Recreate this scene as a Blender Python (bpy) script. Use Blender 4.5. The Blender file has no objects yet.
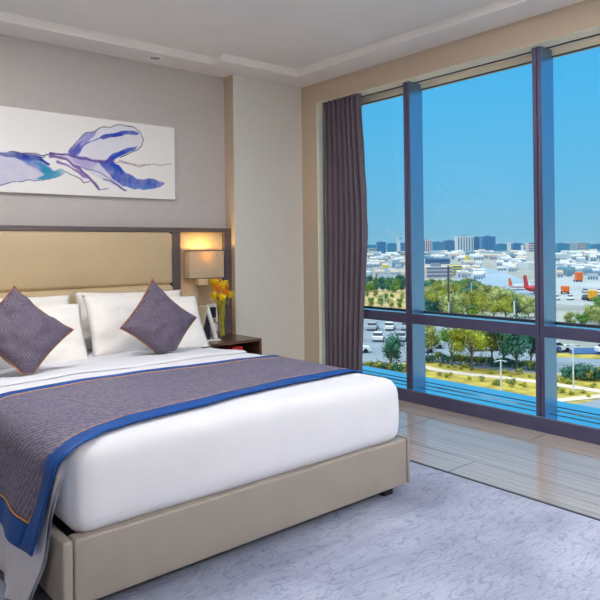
import bpy, bmesh, math, random
import numpy as np
from mathutils import Vector, Matrix
from mathutils.noise import noise
PI = math.pi
SC = bpy.context.scene
COL = SC.collection
rnd = random.Random(7)

DL_FILL, PD_FILL, SKY_FILL, SUN, EXPO = 10.0, 255.0, 1.95, 1.3, 0.0  # strengths: added downlight fill, added pendant fill, added overhead sky fill, sun, exposure

# ------------------------------------------------------------------ helpers
def s2l(c):
    c = c / 255.0
    return c / 12.92 if c <= 0.04045 else ((c + 0.055) / 1.055) ** 2.4
def lin(r, g, b):
    return (s2l(r), s2l(g), s2l(b), 1.0)

class NT:
    """small node-tree helper"""
    def __init__(self, name):
        self.m = bpy.data.materials.new(name); self.m.use_nodes = True
        self.t = self.m.node_tree; self.n = self.t.nodes; self.n.clear()
        self.out = self.n.new('ShaderNodeOutputMaterial')
    def add(self, typ, **kw):
        nd = self.n.new(typ)
        for k, v in kw.items():
            if hasattr(nd, k) and k not in nd.inputs: setattr(nd, k, v)
            else: nd.inputs[k].default_value = v
        return nd
    def link(self, a, b): self.t.links.new(a, b)
    def coords(self, scale=(1, 1, 1), rot=(0, 0, 0), kind='Object'):
        tc = self.add('ShaderNodeTexCoord'); mp = self.add('ShaderNodeMapping')
        mp.inputs['Scale'].default_value = scale; mp.inputs['Rotation'].default_value = rot
        self.link(tc.outputs[kind], mp.inputs['Vector']); return mp.outputs['Vector']
    def ramp(self, fac, stops):
        r = self.add('ShaderNodeValToRGB'); el = r.color_ramp.elements
        while len(el) < len(stops): el.new(0.5)
        for e, (p, c) in zip(el, stops): e.position = p; e.color = c
        self.link(fac, r.inputs['Fac']); return r.outputs['Color']
    def bsdf(self, rough=0.5, metal=0.0, spec=0.5):
        b = self.add('ShaderNodeBsdfPrincipled')
        b.inputs['Roughness'].default_value = rough; b.inputs['Metallic'].default_value = metal
        b.inputs['Specular IOR Level'].default_value = spec
        self.link(b.outputs[0], self.out.inputs['Surface']); return b
    def bump(self, h, b, strength=0.2, dist=0.01):
        bp = self.add('ShaderNodeBump', Strength=strength, Distance=dist)
        self.link(h, bp.inputs['Height']); self.link(bp.outputs[0], b.inputs['Normal'])

def plain(name, c, rough=0.5, metal=0.0, var=0.06, scale=8.0, bump=0.0, bscale=200.0, spec=0.5, stretch=(1, 1, 1)):
    t = NT(name); b = t.bsdf(rough, metal, spec)
    nz = t.add('ShaderNodeTexNoise', Scale=scale, Detail=3.0)
    t.link(t.coords(stretch), nz.inputs['Vector'])
    c0 = tuple(max(0, x * (1 - var)) for x in c[:3]) + (1,); c1 = tuple(min(1, x * (1 + var)) for x in c[:3]) + (1,)
    t.link(t.ramp(nz.outputs['Fac'], [(0.35, c0), (0.65, c1)]), b.inputs['Base Color'])
    if bump:
        n2 = t.add('ShaderNodeTexNoise', Scale=bscale, Detail=2.0)
        t.link(t.coords(stretch), n2.inputs['Vector']); t.bump(n2.outputs['Fac'], b, bump, 0.003)
    return t.m

def emit(name, c, s):
    t = NT(name); e = t.add('ShaderNodeEmission', Color=c, Strength=s); t.link(e.outputs[0], t.out.inputs['Surface']); return t.m

def BM(): return bmesh.new()
def box(bm, x0, x1, y0, y1, z0, z1, bev=0.0, seg=2):
    vs = [bm.verts.new((x, y, z)) for z in (z0, z1) for y in (y0, y1) for x in (x0, x1)]
    fs = [(0, 2, 3, 1), (4, 5, 7, 6), (0, 1, 5, 4), (2, 6, 7, 3), (0, 4, 6, 2), (1, 3, 7, 5)]
    nf = [bm.faces.new([vs[i] for i in f]) for f in fs]
    if bev:
        es = list({e for f in nf for e in f.edges})
        bmesh.ops.bevel(bm, geom=es, offset=bev, segments=seg, affect='EDGES', profile=0.5)
    return bm
def prism(bm, pts, a0, a1, axis=2):
    """polygon pts extruded along an axis"""
    def mk(p, a):
        if axis == 2: return (p[0], p[1], a)
        if axis == 1: return (p[0], a, p[1])
        return (a, p[0], p[1])
    A = [bm.verts.new(mk(p, a0)) for p in pts]; B = [bm.verts.new(mk(p, a1)) for p in pts]
    n = len(pts)
    bm.faces.new(A[::-1]); bm.faces.new(B)
    for i in range(n): bm.faces.new((A[i], A[(i + 1) % n], B[(i + 1) % n], B[i]))
    return bm
def tube(bm, pts, rad, n=10, closed=False, cap=True):
    pts = [Vector(p) for p in pts]; m = len(pts); rings = []
    for i, p in enumerate(pts):
        if closed: d = pts[(i + 1) % m] - pts[i - 1]
        else: d = pts[min(i + 1, m - 1)] - pts[max(i - 1, 0)]
        d.normalize()
        up = Vector((0, 0, 1)) if abs(d.z) < 0.95 else Vector((1, 0, 0))
        a = d.cross(up).normalized(); b = d.cross(a).normalized()
        r = rad[i] if isinstance(rad, (list, tuple)) else rad
        rings.append([bm.verts.new(p + a * (r * math.cos(2 * PI * k / n)) + b * (r * math.sin(2 * PI * k / n))) for k in range(n)])
    for i in range(m if closed else m - 1):
        A, B = rings[i], rings[(i + 1) % m]
        for k in range(n): bm.faces.new((A[k], A[(k + 1) % n], B[(k + 1) % n], B[k]))
    if cap and not closed:
        bm.faces.new(rings[0][::-1]); bm.faces.new(rings[-1])
    return bm
def lathe(bm, prof, cx=0, cy=0, n=24, cap=True):
    rings = [[bm.verts.new((cx + r * math.cos(2 * PI * k / n), cy + r * math.sin(2 * PI * k / n), z)) for k in range(n)] for r, z in prof]
    for A, B in zip(rings, rings[1:]):
        for k in range(n): bm.faces.new((A[k], A[(k + 1) % n], B[(k + 1) % n], B[k]))
    if cap:
        bm.faces.new(rings[0][::-1]); bm.faces.new(rings[-1])
    return bm
def grid(bm, f, nu, nv):
    """surface f(i/nu, j/nv) -> point"""
    V = [[bm.verts.new(f(i / nu, j / nv)) for j in range(nv + 1)] for i in range(nu + 1)]
    for i in range(nu):
        for j in range(nv): bm.faces.new((V[i][j], V[i + 1][j], V[i + 1][j + 1], V[i][j + 1]))
    return V
def rbox(bm, x0, x1, y0, y1, z0, z1, r, step=0.05, disp=None):
    """densely meshed box with rounded edges"""
    lo, hi = Vector((x0, y0, z0)), Vector((x1, y1, z1))
    def cuts(a, b):
        k = max(1, int((b - a - 2 * r) / step)); e = [r * (1 - math.cos(PI / 2 * i / 4)) for i in range(4)]
        return [a + q for q in e] + [a + r + (b - a - 2 * r) * i / k for i in range(k + 1)] + [b - q for q in e[::-1]]
    C = [cuts(lo[i], hi[i]) for i in range(3)]; cache = {}
    def vert(p):
        key = (round(p[0], 5), round(p[1], 5), round(p[2], 5))
        if key not in cache:
            q = Vector([min(max(p[i], lo[i] + r), hi[i] - r) for i in range(3)]); d = Vector(p) - q
            pt = q + d.normalized() * r if d.length > 1e-9 else Vector(p)
            if disp: pt = disp(pt)
            cache[key] = bm.verts.new(pt)
        return cache[key]
    for ax in range(3):
        a, b = [(1, 2), (2, 0), (0, 1)][ax]
        for side, val in ((0, lo[ax]), (1, hi[ax])):
            for i in range(len(C[a]) - 1):
                for j in range(len(C[b]) - 1):
                    q = []
                    for (ii, jj) in ((i, j), (i + 1, j), (i + 1, j + 1), (i, j + 1)):
                        p = [0, 0, 0]; p[ax] = val; p[a] = C[a][ii]; p[b] = C[b][jj]; q.append(vert(p))
                    q = list(dict.fromkeys(q))
                    if len(q) >= 3:
                        try: bm.faces.new(q if side else q[::-1])
                        except ValueError: pass
    return bm

WORLD = {}
def obj(name, bm, mat, parent=None, smooth=False, origin=None, local=False):
    """one mesh object; vertices are given in world space (local=True: in the parent's space)"""
    bmesh.ops.recalc_face_normals(bm, faces=bm.faces)
    me = bpy.data.meshes.new(name)
    if parent is not None:
        off = Vector((0, 0, 0)) if local else WORLD[parent.name]
    else:
        if origin is None:
            xs = [v.co for v in bm.verts]
            origin = Vector(((min(c.x for c in xs) + max(c.x for c in xs)) / 2, (min(c.y for c in xs) + max(c.y for c in xs)) / 2, min(c.z for c in xs)))
        off = Vector(origin)
    for v in bm.verts: v.co -= off
    bm.to_mesh(me); bm.free()
    o = bpy.data.objects.new(name, me); COL.objects.link(o)
    for m in (mat if isinstance(mat, (list, tuple)) else [mat]): me.materials.append(m)
    if parent is not None: o.parent = parent
    else: o.location = off
    WORLD[o.name] = (WORLD[parent.name] if parent is not None else off) if not local else Vector((0, 0, 0))
    if smooth:
        me.polygons.foreach_set('use_smooth', [True] * len(me.polygons))
        if smooth != 'all':
            me.set_sharp_from_angle(angle=math.radians(40))
    return o
def tag(o, label, cat, group=None, kind=None):
    o['label'] = label; o['category'] = cat
    if group: o['group'] = group
    if kind: o['kind'] = kind
    return o
def thing(name, label, cat, loc=(0, 0, 0), rz=0.0, group=None):
    o = bpy.data.objects.new(name, None); COL.objects.link(o); o.empty_display_size = 0.1
    o.location = loc; o.rotation_euler = (0, 0, rz); WORLD[o.name] = Vector(loc)
    return tag(o, label, cat, group)
def struct(name, bm, mat, smooth=False):
    o = obj(name, bm, mat, None, smooth); o['kind'] = 'structure'; return o
def dup(root, loc, rz=0.0, scale=1.0, label=None, group=None, mats=None):
    """copy a thing with its parts and sub-parts"""
    def cp(o, par):
        c = o.copy(); COL.objects.link(c)
        if par is not None: c.parent = par
        for ch in o.children: cp(ch, c)
        return c
    kids = list(root.children)
    r = root.copy(); COL.objects.link(r); r.location = loc; r.rotation_euler = (0, 0, rz)
    r.scale = (scale, scale, scale) if not isinstance(scale, (tuple, list)) else scale
    for ch in kids: cp(ch, r)
    if label: r['label'] = label
    if group: r['group'] = group
    return r

# ------------------------------------------------------------------ materials
def m_wallpaper(name, c, var=0.10):
    t = NT(name); b = t.bsdf(0.75, 0, 0.25)
    n1 = t.add('ShaderNodeTexNoise', Scale=1.0, Detail=4.0); t.link(t.coords((160, 160, 12)), n1.inputs['Vector'])
    n2 = t.add('ShaderNodeTexNoise', Scale=1.0, Detail=3.0); t.link(t.coords((14, 14, 140)), n2.inputs['Vector'])
    mx = t.add('ShaderNodeMath', operation='ADD'); t.link(n1.outputs['Fac'], mx.inputs[0]); t.link(n2.outputs['Fac'], mx.inputs[1])
    hf = t.add('ShaderNodeMath', operation='MULTIPLY'); t.link(mx.outputs[0], hf.inputs[0]); hf.inputs[1].default_value = 0.5
    c0 = tuple(x * (1 - var) for x in c[:3]) + (1,); c1 = tuple(x * (1 + var) for x in c[:3]) + (1,)
    t.link(t.ramp(hf.outputs[0], [(0.35, c0), (0.65, c1)]), b.inputs['Base Color'])
    t.bump(hf.outputs[0], b, 0.15, 0.002); return t.m
M = {}
M['wallpaper'] = m_wallpaper('grey_woven_wallpaper', lin(196, 190, 188), 0.05)
M['beige_wall'] = m_wallpaper('beige_wall_covering', lin(200, 184, 164), 0.04)
M['column'] = m_wallpaper('cream_column_covering', lin(222, 221, 214), 0.025)
M['ceiling'] = plain('ceiling_paint', lin(232, 229, 228), 0.85, var=0.015, scale=3)
M['cornice'] = plain('white_ceiling_edge_paint', lin(244, 242, 238), 0.6, var=0.01)
M['recess'] = plain('cream_recess_paint', lin(240, 232, 210), 0.7, var=0.01)
M['linen'] = plain('white_bed_linen', lin(222, 224, 232), 0.85, var=0.015, scale=6, bump=0.12, bscale=420, spec=0.15)
M['pillowcase'] = plain('white_cotton_pillowcase', lin(243, 240, 236), 0.85, var=0.02, scale=9, bump=0.15, bscale=300, spec=0.15)
M['taupe'] = plain('taupe_leather', lin(148, 140, 132), 0.38, var=0.03, scale=5, bump=0.10, bscale=260)
M['cream_leather'] = plain('cream_leather', lin(200, 178, 142), 0.42, var=0.03, scale=4, bump=0.08, bscale=220)
M['panel_fabric'] = m_wallpaper('beige_panel_fabric', lin(196, 178, 150), 0.05)
M['dark_frame'] = plain('grey_brown_wood_frame', lin(94, 84, 88), 0.35, var=0.12, scale=3, stretch=(1, 1, 14))
M['black'] = plain('black_plastic', lin(30, 29, 34), 0.4)
M['dark_fabric'] = plain('dark_underside', lin(40, 38, 42), 0.8)
M['white_plastic'] = plain('white_plastic', lin(235, 234, 230), 0.3, var=0.02)
M['screen'] = plain('dark_screen', lin(52, 46, 66), 0.15)
M['walnut'] = plain('dark_walnut', lin(96, 66, 54), 0.25, var=0.25, scale=2.5, stretch=(2, 18, 18))
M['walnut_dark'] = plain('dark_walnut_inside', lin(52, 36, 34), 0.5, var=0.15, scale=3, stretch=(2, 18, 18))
M['red'] = plain('red_cover', lin(196, 44, 44), 0.4)
M['chrome'] = plain('brushed_metal', lin(190, 190, 192), 0.25, 1.0, var=0.03)
M['curtain'] = plain('purple_grey_drape', lin(112, 103, 115), 0.8, var=0.08, scale=30, bump=0.2, bscale=300, spec=0.2, stretch=(1, 1, .1))
M['blue_satin'] = plain('royal_blue_satin', lin(6, 74, 152), 0.5, var=0.08, scale=12, spec=0.3)
M['gold'] = plain('gold_piping', lin(205, 150, 62), 0.45, var=0.08, scale=60)
M['copper'] = plain('copper_piping', lin(176, 112, 66), 0.5, var=0.08, scale=60)
M['petal'] = plain('yellow_petal', lin(252, 204, 20), 0.5, var=0.25, scale=25)
M['petal_orange'] = plain('orange_petal', lin(244, 140, 24), 0.5, var=0.2, scale=25)
M['stem'] = plain('yellow_green_stem', lin(196, 180, 44), 0.5, var=0.2, scale=20)
M['blue_glass'] = plain('blue_base', lin(50, 66, 120), 0.2)
M['amber'] = plain('amber_cap', lin(170, 120, 70), 0.4)
M['canvas_edge'] = plain('canvas_edge', lin(225, 223, 220), 0.8)

def m_frame():
    t = NT('anodised_window_frame'); b = t.bsdf(0.3, 0.6, 0.5)
    nz = t.add('ShaderNodeTexNoise', Scale=3.0); t.link(t.coords((1, 1, .2)), nz.inputs['Vector'])
    t.link(t.ramp(nz.outputs['Fac'], [(0.3, lin(98, 98, 132)), (0.7, lin(108, 107, 140))]), b.inputs['Base Color']); return t.m
M['frame'] = m_frame()
M['sill'] = plain('polished_blue_aluminium', lin(212, 240, 250), 0.1, 1.0, var=0.02)
M['sky_tint'] = plain('sky_tinted_aluminium', lin(132, 168, 200), 0.28, 0.9, var=0.03)  # frame metal coloured blue to imitate sky reflected in the mullion sides
M['gasket'] = plain('black_gasket', lin(34, 36, 48), 0.5)
def m_glass(name, tint, f0=0.04, rough=0.0):
    t = NT(name)
    tr = t.add('ShaderNodeBsdfTransparent', Color=tint); gl = t.add('ShaderNodeBsdfGlossy', Color=(1, 1, 1, 1), Roughness=rough)
    fr = t.add('ShaderNodeFresnel', IOR=1.22); mx = t.add('ShaderNodeMixShader')
    t.link(fr.outputs[0], mx.inputs[0]); t.link(tr.outputs[0], mx.inputs[1]); t.link(gl.outputs[0], mx.inputs[2])
    t.link(mx.outputs[0], t.out.inputs['Surface']); return t.m
M['pane'] = m_glass('window_glass', (0.95, 0.98, 1.0, 1))
M['vase'] = m_glass('clear_vase_glass', (0.93, 0.95, 0.96, 1))

def m_marble():
    t = NT('polished_veined_stone'); b = t.bsdf(0.11, 0, 0.8)
    v = t.coords((1, 1, 1), (0, 0, 0.0))
    w = t.add('ShaderNodeTexWave', Scale=1.1, Distortion=7.0, Detail=4.0, **{'Detail Scale': 0.6})
    w.bands_direction = 'X'
    t.link(t.coords((5.5, 0.55, 1), (0, 0, 0.12)), w.inputs['Vector'])
    n = t.add('ShaderNodeTexNoise', Scale=1.0, Detail=6.0); t.link(t.coords((12, 1.3, 1), (0, 0, 0.12)), n.inputs['Vector'])
    a = t.ramp(w.outputs['Color'], [(0.0, lin(160, 150, 144)), (0.2, lin(172, 163, 157)), (0.75, lin(180, 171, 165)), (1, lin(170, 161, 155))])
    c = t.ramp(n.outputs['Fac'], [(0.3, lin(150, 138, 132)), (0.55, (1, 1, 1, 1))])
    mx = t.add('ShaderNodeMixRGB', blend_type='MULTIPLY'); mx.inputs[0].default_value = 0.25
    t.link(a, mx.inputs[1]); t.link(c, mx.inputs[2])
    br = t.add('ShaderNodeTexBrick', **{'Scale': 1.0, 'Mortar Size': 0.0022, 'Brick Width': 1.6, 'Row Height': 0.6})
    br.inputs['Color1'].default_value = br.inputs['Color2'].default_value = (1, 1, 1, 1); br.inputs['Mortar'].default_value = lin(96, 86, 82)
    t.link(t.coords((1, 1, 1), (0, 0, PI / 2)), br.inputs['Vector'])
    m2 = t.add('ShaderNodeMixRGB', blend_type='MULTIPLY'); m2.inputs[0].default_value = 1.0
    t.link(mx.outputs[0], m2.inputs[1]); t.link(br.outputs['Color'], m2.inputs[2]); t.link(m2.outputs[0], b.inputs['Base Color'])
    return t.m
M['marble'] = m_marble()
def m_carpet():
    t = NT('blue_grey_crackle_carpet'); b = t.bsdf(0.95, 0, 0.1)
    def strands(sc, rot, k, seed):
        nz = t.add('ShaderNodeTexNoise', Scale=1.0, Detail=2.5, Distortion=.6); v = t.coords(sc, (0, 0, rot)); t.link(v, nz.inputs['Vector'])
        v.node.inputs['Location'].default_value = (seed, seed * .7, 0)
        m = t.add('ShaderNodeMath', operation='MULTIPLY'); t.link(nz.outputs['Fac'], m.inputs[0]); m.inputs[1].default_value = k
        pp = t.add('ShaderNodeMath', operation='PINGPONG'); t.link(m.outputs[0], pp.inputs[0]); pp.inputs[1].default_value = .5
        return t.ramp(pp.outputs[0], [(0.0, (0.70, 0.70, 0.74, 1)), (0.05, (0.86, 0.86, 0.89, 1)), (0.12, (1, 1, 1, 1))])
    l1 = strands((3.4, 13.0, 1), 0.35, 8.0, 0.0); l2 = strands((4.0, 12.0, 1), 0.75, 7.0, 3.7)
    lm = t.add('ShaderNodeMixRGB', blend_type='MULTIPLY'); lm.inputs[0].default_value = .8; t.link(l1, lm.inputs[1]); t.link(l2, lm.inputs[2]); ln = lm.outputs[0]
    n2 = t.add('ShaderNodeTexNoise', Scale=1.6, Detail=4.0); t.link(t.coords((1, 1.6, 1)), n2.inputs['Vector'])
    base = t.ramp(n2.outputs['Fac'], [(0.32, lin(140, 147, 170)), (0.5, lin(156, 163, 186)), (0.68, lin(172, 179, 200))])
    n3 = t.add('ShaderNodeTexNoise', Scale=90.0, Detail=2.0); t.link(t.coords(), n3.inputs['Vector'])
    sp = t.ramp(n3.outputs['Fac'], [(0.3, (0.8, 0.8, 0.8, 1)), (0.7, (1, 1, 1, 1))])
    m1 = t.add('ShaderNodeMixRGB', blend_type='MULTIPLY'); m1.inputs[0].default_value = 1; t.link(base, m1.inputs[1]); t.link(ln, m1.inputs[2])
    m2 = t.add('ShaderNodeMixRGB', blend_type='MULTIPLY'); m2.inputs[0].default_value = 0.6; t.link(m1.outputs[0], m2.inputs[1]); t.link(sp, m2.inputs[2])
    t.link(m2.outputs[0], b.inputs['Base Color']); t.bump(n3.outputs['Fac'], b, 0.4, 0.004); return t.m
M['carpet'] = m_carpet()
def m_brocade(name, a, bb, scale, rough=0.6):
    t = NT(name); b = t.bsdf(rough, 0, 0.3)
    dn = t.add('ShaderNodeTexNoise', Scale=4.0, Detail=2.0); t.link(t.coords(), dn.inputs['Vector'])
    va = t.add('ShaderNodeMixRGB', blend_type='LINEAR_LIGHT'); va.inputs[0].default_value = 0.05 * scale / 30
    t.link(t.coords((scale, 0.0, scale)), va.inputs[1]); t.link(dn.outputs['Color'], va.inputs[2])
    vo = t.add('ShaderNodeTexVoronoi', feature='F1', distance='MANHATTAN', Scale=1.0); t.link(va.outputs[0], vo.inputs['Vector'])
    w = t.add('ShaderNodeMath', operation='MULTIPLY'); t.link(vo.outputs['Distance'], w.inputs[0]); w.inputs[1].default_value = 22.0
    s = t.add('ShaderNodeMath', operation='SINE'); t.link(w.outputs[0], s.inputs[0])
    n3 = t.add('ShaderNodeTexNoise', Scale=260.0, Detail=1.0); t.link(t.coords(), n3.inputs['Vector'])
    ad = t.add('ShaderNodeMath', operation='ADD'); t.link(s.outputs[0], ad.inputs[0]); t.link(n3.outputs['Fac'], ad.inputs[1])
    t.link(t.ramp(ad.outputs[0], [(0.0, a), (0.9, bb)]), b.inputs['Base Color'])
    t.bump(ad.outputs[0], b, 0.35, 0.003); return t.m
M['cushion'] = m_brocade('plum_brocade', lin(78, 70, 94), lin(122, 110, 126), 20)
def m_runner():
    t = NT('plum_woven_runner'); b = t.bsdf(0.5, 0, 0.35)
    w = t.add('ShaderNodeTexWave', Scale=12.0, Distortion=6.0, Detail=3.0, **{'Detail Scale': 3.0}); w.bands_direction = 'DIAGONAL'
    t.link(t.coords((1, 1.6, 1)), w.inputs['Vector'])
    n3 = t.add('ShaderNodeTexNoise', Scale=120.0, Detail=2.0); t.link(t.coords(), n3.inputs['Vector'])
    mx = t.add('ShaderNodeMath', operation='MULTIPLY_ADD'); t.link(w.outputs['Fac'], mx.inputs[0]); mx.inputs[1].default_value = 0.5; t.link(n3.outputs['Fac'], mx.inputs[2])
    t.link(t.ramp(mx.outputs[0], [(0.3, lin(70, 70, 98)), (0.65, lin(94, 95, 126)), (1.0, lin(134, 124, 138))]), b.inputs['Base Color'])
    t.bump(mx.outputs[0], b, 0.3, 0.004); return t.m
M['runner'] = m_runner()
def m_shade():
    t = NT('linen_lampshade'); d = t.add('ShaderNodeBsdfDiffuse', Color=lin(205, 195, 170)); tr = t.add('ShaderNodeBsdfTranslucent', Color=lin(246, 214, 140))
    mx = t.add('ShaderNodeMixShader'); mx.inputs[0].default_value = 0.16
    n = t.add('ShaderNodeTexNoise', Scale=1.0, Detail=2.0); t.link(t.coords((300, 300, 60)), n.inputs['Vector'])
    t.link(t.ramp(n.outputs['Fac'], [(0.3, lin(186, 176, 152)), (0.7, lin(210, 200, 176))]), d.inputs['Color'])
    t.link(d.outputs[0], mx.inputs[1]); t.link(tr.outputs[0], mx.inputs[2]); t.link(mx.outputs[0], t.out.inputs['Surface']); return t.m
M['shade'] = m_shade()
def m_paint():
    t = NT('watercolour_on_canvas'); b = t.bsdf(0.8, 0, 0.2)
    a = t.add('ShaderNodeVertexColor'); a.layer_name = 'paint'
    t.link(a.outputs['Color'], b.inputs['Base Color']); return t.m
M['painting'] = m_paint()

# ------------------------------------------------------------------ the room
XL, YN = -5.6, -7.2          # left wall and near wall
H, HT = 2.98, 3.05           # dropped ceiling border, raised centre
WALLZ = 3.25
struct('floor', box(BM(), XL - .2, 0.45, YN - .2, 0.2, -0.25, 0.0), M['marble'])
struct('wall_back', box(BM(), XL - .2, 0.45, 0.0, 0.2, 0.0, WALLZ), M['wallpaper'])
struct('wall_left', box(BM(), XL - .2, XL, YN - .2, 0.0, 0.0, WALLZ), M['beige_wall'])
struct('wall_front', box(BM(), XL, 0.45, YN - .2, YN, 0.0, WALLZ), M['beige_wall'])
bm = BM(); box(bm, -0.845, 0.0, -0.153, 0.0, 0.0, H); o = struct('wall_column', bm, [M['column'], M['beige_wall']])
for p in o.data.polygons:
    if abs(p.normal.x) > .9: p.material_index = 1
bm = BM()
prism(bm, [(0.0, -0.382), (0.0, 0.0), (0.45, 0.0), (0.45, -0.24), (0.2, -0.24), (0.2, -0.382)], 0.0, WALLZ)
o = struct('wall_right', bm, M['beige_wall'])
struct('trim_1', box(BM(), 0.0, 0.22, YN, -0.382, 2.783, WALLZ), M['beige_wall'])          # beam over the window
bm = BM(); box(bm, 0.0, 0.2, -0.386, -0.382, 0.0, 2.783); struct('trim_2', bm, M['recess'])
# lowered border of the ceiling, then the raised centre
bm = BM()
prism(bm, [(XL, 0), (-.845, 0), (-.845, -.153), (0, -.153), (0, YN), (XL, YN), (XL, YN + .45), (-.305, YN + .45), (-.305, -.46), (-1.165, -.46), (-1.165, -.305), (XL, -.305)], H, HT + .2)
o = struct('ceiling', bm, [M['ceiling'], M['cornice']])
for p in o.data.polygons:
    c = p.center + o.location
    if abs(p.normal.z) < .3: p.material_index = 1
struct('ceiling_centre', box(BM(), XL, -.2, YN, -.2, HT, HT + .15), M['ceiling'])
# baseboards
struct('baseboard_left', box(BM(), XL, XL + .015, YN, 0.0, 0.0, .1), M['dark_frame'])

# ---- the window wall
MUL = [-0.25, -1.477, -2.704, -3.931, -5.158, -6.385]
struct('trim_3', box(BM(), 0.0, 0.235, YN, -0.386, 0.0, 0.1, 0.004), [M['frame']])                          # kerb under the window
bm = BM(); box(bm, 0.012, 0.24, YN, -0.386, 0.1, 0.106); struct('trim_4', bm, M['sill'])
struct('trim_5', box(BM(), 0.125, 0.129, YN, -0.386, 0.106, 0.107), M['gasket'])
for n in range(5):
    ya, yb = MUL[n + 1], MUL[n]
    w = thing('window_%d' % (n + 1), '', '', (0.13, (ya + yb) / 2, 0.1)); del w['label']; del w['category']; w['kind'] = 'structure'
    bm = BM()
    box(bm, 0.075, 0.235, ya - .034, ya - .003, 0.1, 2.783, .002); box(bm, 0.075, 0.235, ya + .003, ya + .034, 0.1, 2.783, .002)
    box(bm, 0.09, 0.235, ya - .004, ya + .004, 0.1, 2.783)
    obj('mullion', bm, M['frame'], w)
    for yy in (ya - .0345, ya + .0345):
        bm = BM(); box(bm, 0.078, 0.25, yy - .0015, yy + .0015, 0.1, 2.783); obj('mullion_sky_tint', bm, M['sky_tint'], w)  # added side strips whose blue stands in for reflected sky
    bm = BM(); box(bm, 0.077, 0.235, ya + .037, yb - (.22 if n == 0 else .037), 0.668, 0.753, .003); obj('transom', bm, M['frame'], w)
    bm = BM(); box(bm, 0.08, 0.235, ya + .037, yb - (.22 if n == 0 else .037), 0.753, 0.757); obj('transom_cap', bm, M['sill'], w)
    bm = BM(); box(bm, 0.24, 0.258, ya + .037, yb - .037, 0.1, 0.111); obj('bottom_rail', bm, M['sill'], w)
    bm = BM(); box(bm, 0.240, 0.2425, ya + .037, yb - .037, 0.133, 0.140); box(bm, 0.232, 0.262, ya + .037, yb - .037, 0.757, 0.768); box(bm, 0.234, 0.262, ya + .037, yb - .037, 2.731, 2.737); obj('gasket', bm, M['gasket'], w)
    bm = BM(); box(bm, 0.23, 0.275, ya + .037, yb - .037, 2.737, 2.783); obj('head_rail', bm, M['recess'], w)
    bm = BM(); box(bm, 0.243, 0.253, ya - .0, yb - .0, 0.76, 2.75); obj('pane', bm, M['pane'], w)
    bm = BM(); box(bm, 0.243, 0.253, ya - .0, yb - .0, 0.105, 0.70); obj('pane', bm, M['pane'], w)
struct('trim_6', box(BM(), 0.22, 0.45, YN, -0.24, 2.783, WALLZ), M['beige_wall'])
bm = BM(); box(bm, 0.145, 0.168, YN, -0.386, 2.777, 2.784)
tag(obj('curtain_track', bm, M['gasket']), 'thin dark curtain track slot along the top of the window recess', 'curtain track')
bm = BM(); box(bm, 0.0, 0.235, YN, -0.386, 2.7815, 2.7832); struct('trim_7', bm, M['recess'])
bm = BM(); box(bm, 0.235, 0.45, YN, YN + 0.4, 0, 2.79); struct('wall_right_near', bm, M['beige_wall'])
bm = BM(); box(bm, 0.2, 0.40, YN, -0.24, -0.05, 0.1); box(bm, .258, .52, YN, -.24, .06, .112); struct('trim_8', bm, M['sill'])
bm = BM(); box(bm, XL - .2, 0.45, YN - .2, 0.2, WALLZ, WALLZ + .2); struct('roof_slab', bm, M['ceiling'])
# ------------------------------------------------------------------ carpet
bm = BM(); box(bm, XL + .02, -1.2, YN + .02, -0.02, 0.0, 0.012, .004, 1)
tag(obj('carpet', bm, M['carpet']), 'large blue-grey carpet with fine dark crackle lines under the bed', 'carpet')
bm = BM(); box(bm, -1.2, -1.184, YN + .02, -0.02, 0.0, 0.0135)
struct('trim_9', bm, M['gasket'])

# ------------------------------------------------------------------ headboard
HBX0, HBX1, BCX = -4.19, -0.85, -2.52
t = thing('headboard', 'wide cream padded headboard in a dark wooden frame against the grey wall', 'headboard', (BCX, -0.05, 0.0))
bm = BM(); box(bm, HBX0, HBX1, -0.1, 0.0, 1.494, 1.534, .003); obj('top_rail', bm, M['dark_frame'], t)
for x0, x1 in ((-.928, -.85), (-1.478, -1.393), (-3.647, -3.562), (-4.19, -4.112)):
    bm = BM(); box(bm, x0, x1, -0.1, 0.0, 0.0, 1.494, .003); obj('post', bm, M['dark_frame'], t)
for x0, x1 in ((-1.393, -.928), (-4.112, -3.647)):
    bm = BM(); box(bm, x0, x1, -0.06, 0.0, 0.0, 1.494); obj('side_panel', bm, M['panel_fabric'], t)
def pad(p):
    """soft edges of an upholstered pad"""
    return p
bm = BM(); rbox(bm, -3.562, -1.478, -0.125, -0.001, 1.035, 1.492, 0.035, 0.12); obj('upper_pad', bm, M['cream_leather'], t, 'all')
bm = BM(); rbox(bm, -3.562, -1.478, -0.150, -0.001, 0.55, 1.037, 0.05, 0.12); obj('lower_pad', bm, M['cream_leather'], t, 'all')

# ------------------------------------------------------------------ bed
BX0, BX1, BY0, BY1, FZ, FB = -3.462, -1.611, -2.886, -0.16, 0.309, 0.068
t = thing('bed', 'large double bed with a low taupe leather base and white mattress', 'bed', (BCX, -1.5, 0.012))
bm = BM(); rbox(bm, BX0 + .042, BX1 - .012, BY0, BY0 + .07, FB, FZ, 0.012, .3); obj('foot_rail', bm, M['taupe'], t, 'all')
for x0, x1 in ((BX0, BX0 + .04), (BX1 - .01, BX1 + .012)):
    bm = BM(); rbox(bm, x0, x1, BY0 - .002, BY1, FB, FZ + .002, 0.0099, .3); obj('side_rail', bm, M['taupe'], t, 'all')
bm = BM(); box(bm, BX0 + .02, BX1 - .02, BY0 + .05, BY1, FB + .03, FZ - .03); obj('base', bm, M['dark_fabric'], t)
for x in (BX0 + .1, BX1 - .1):
    for y in (BY0 + .09, BY1 - .12):
        bm = BM(); box(bm, x - .035, x + .035, y - .035, y + .035, 0.012, FB + .035, .006); obj('leg', bm, M['black'], t)
MX0, MX1 = -3.415, -1.634
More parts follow.
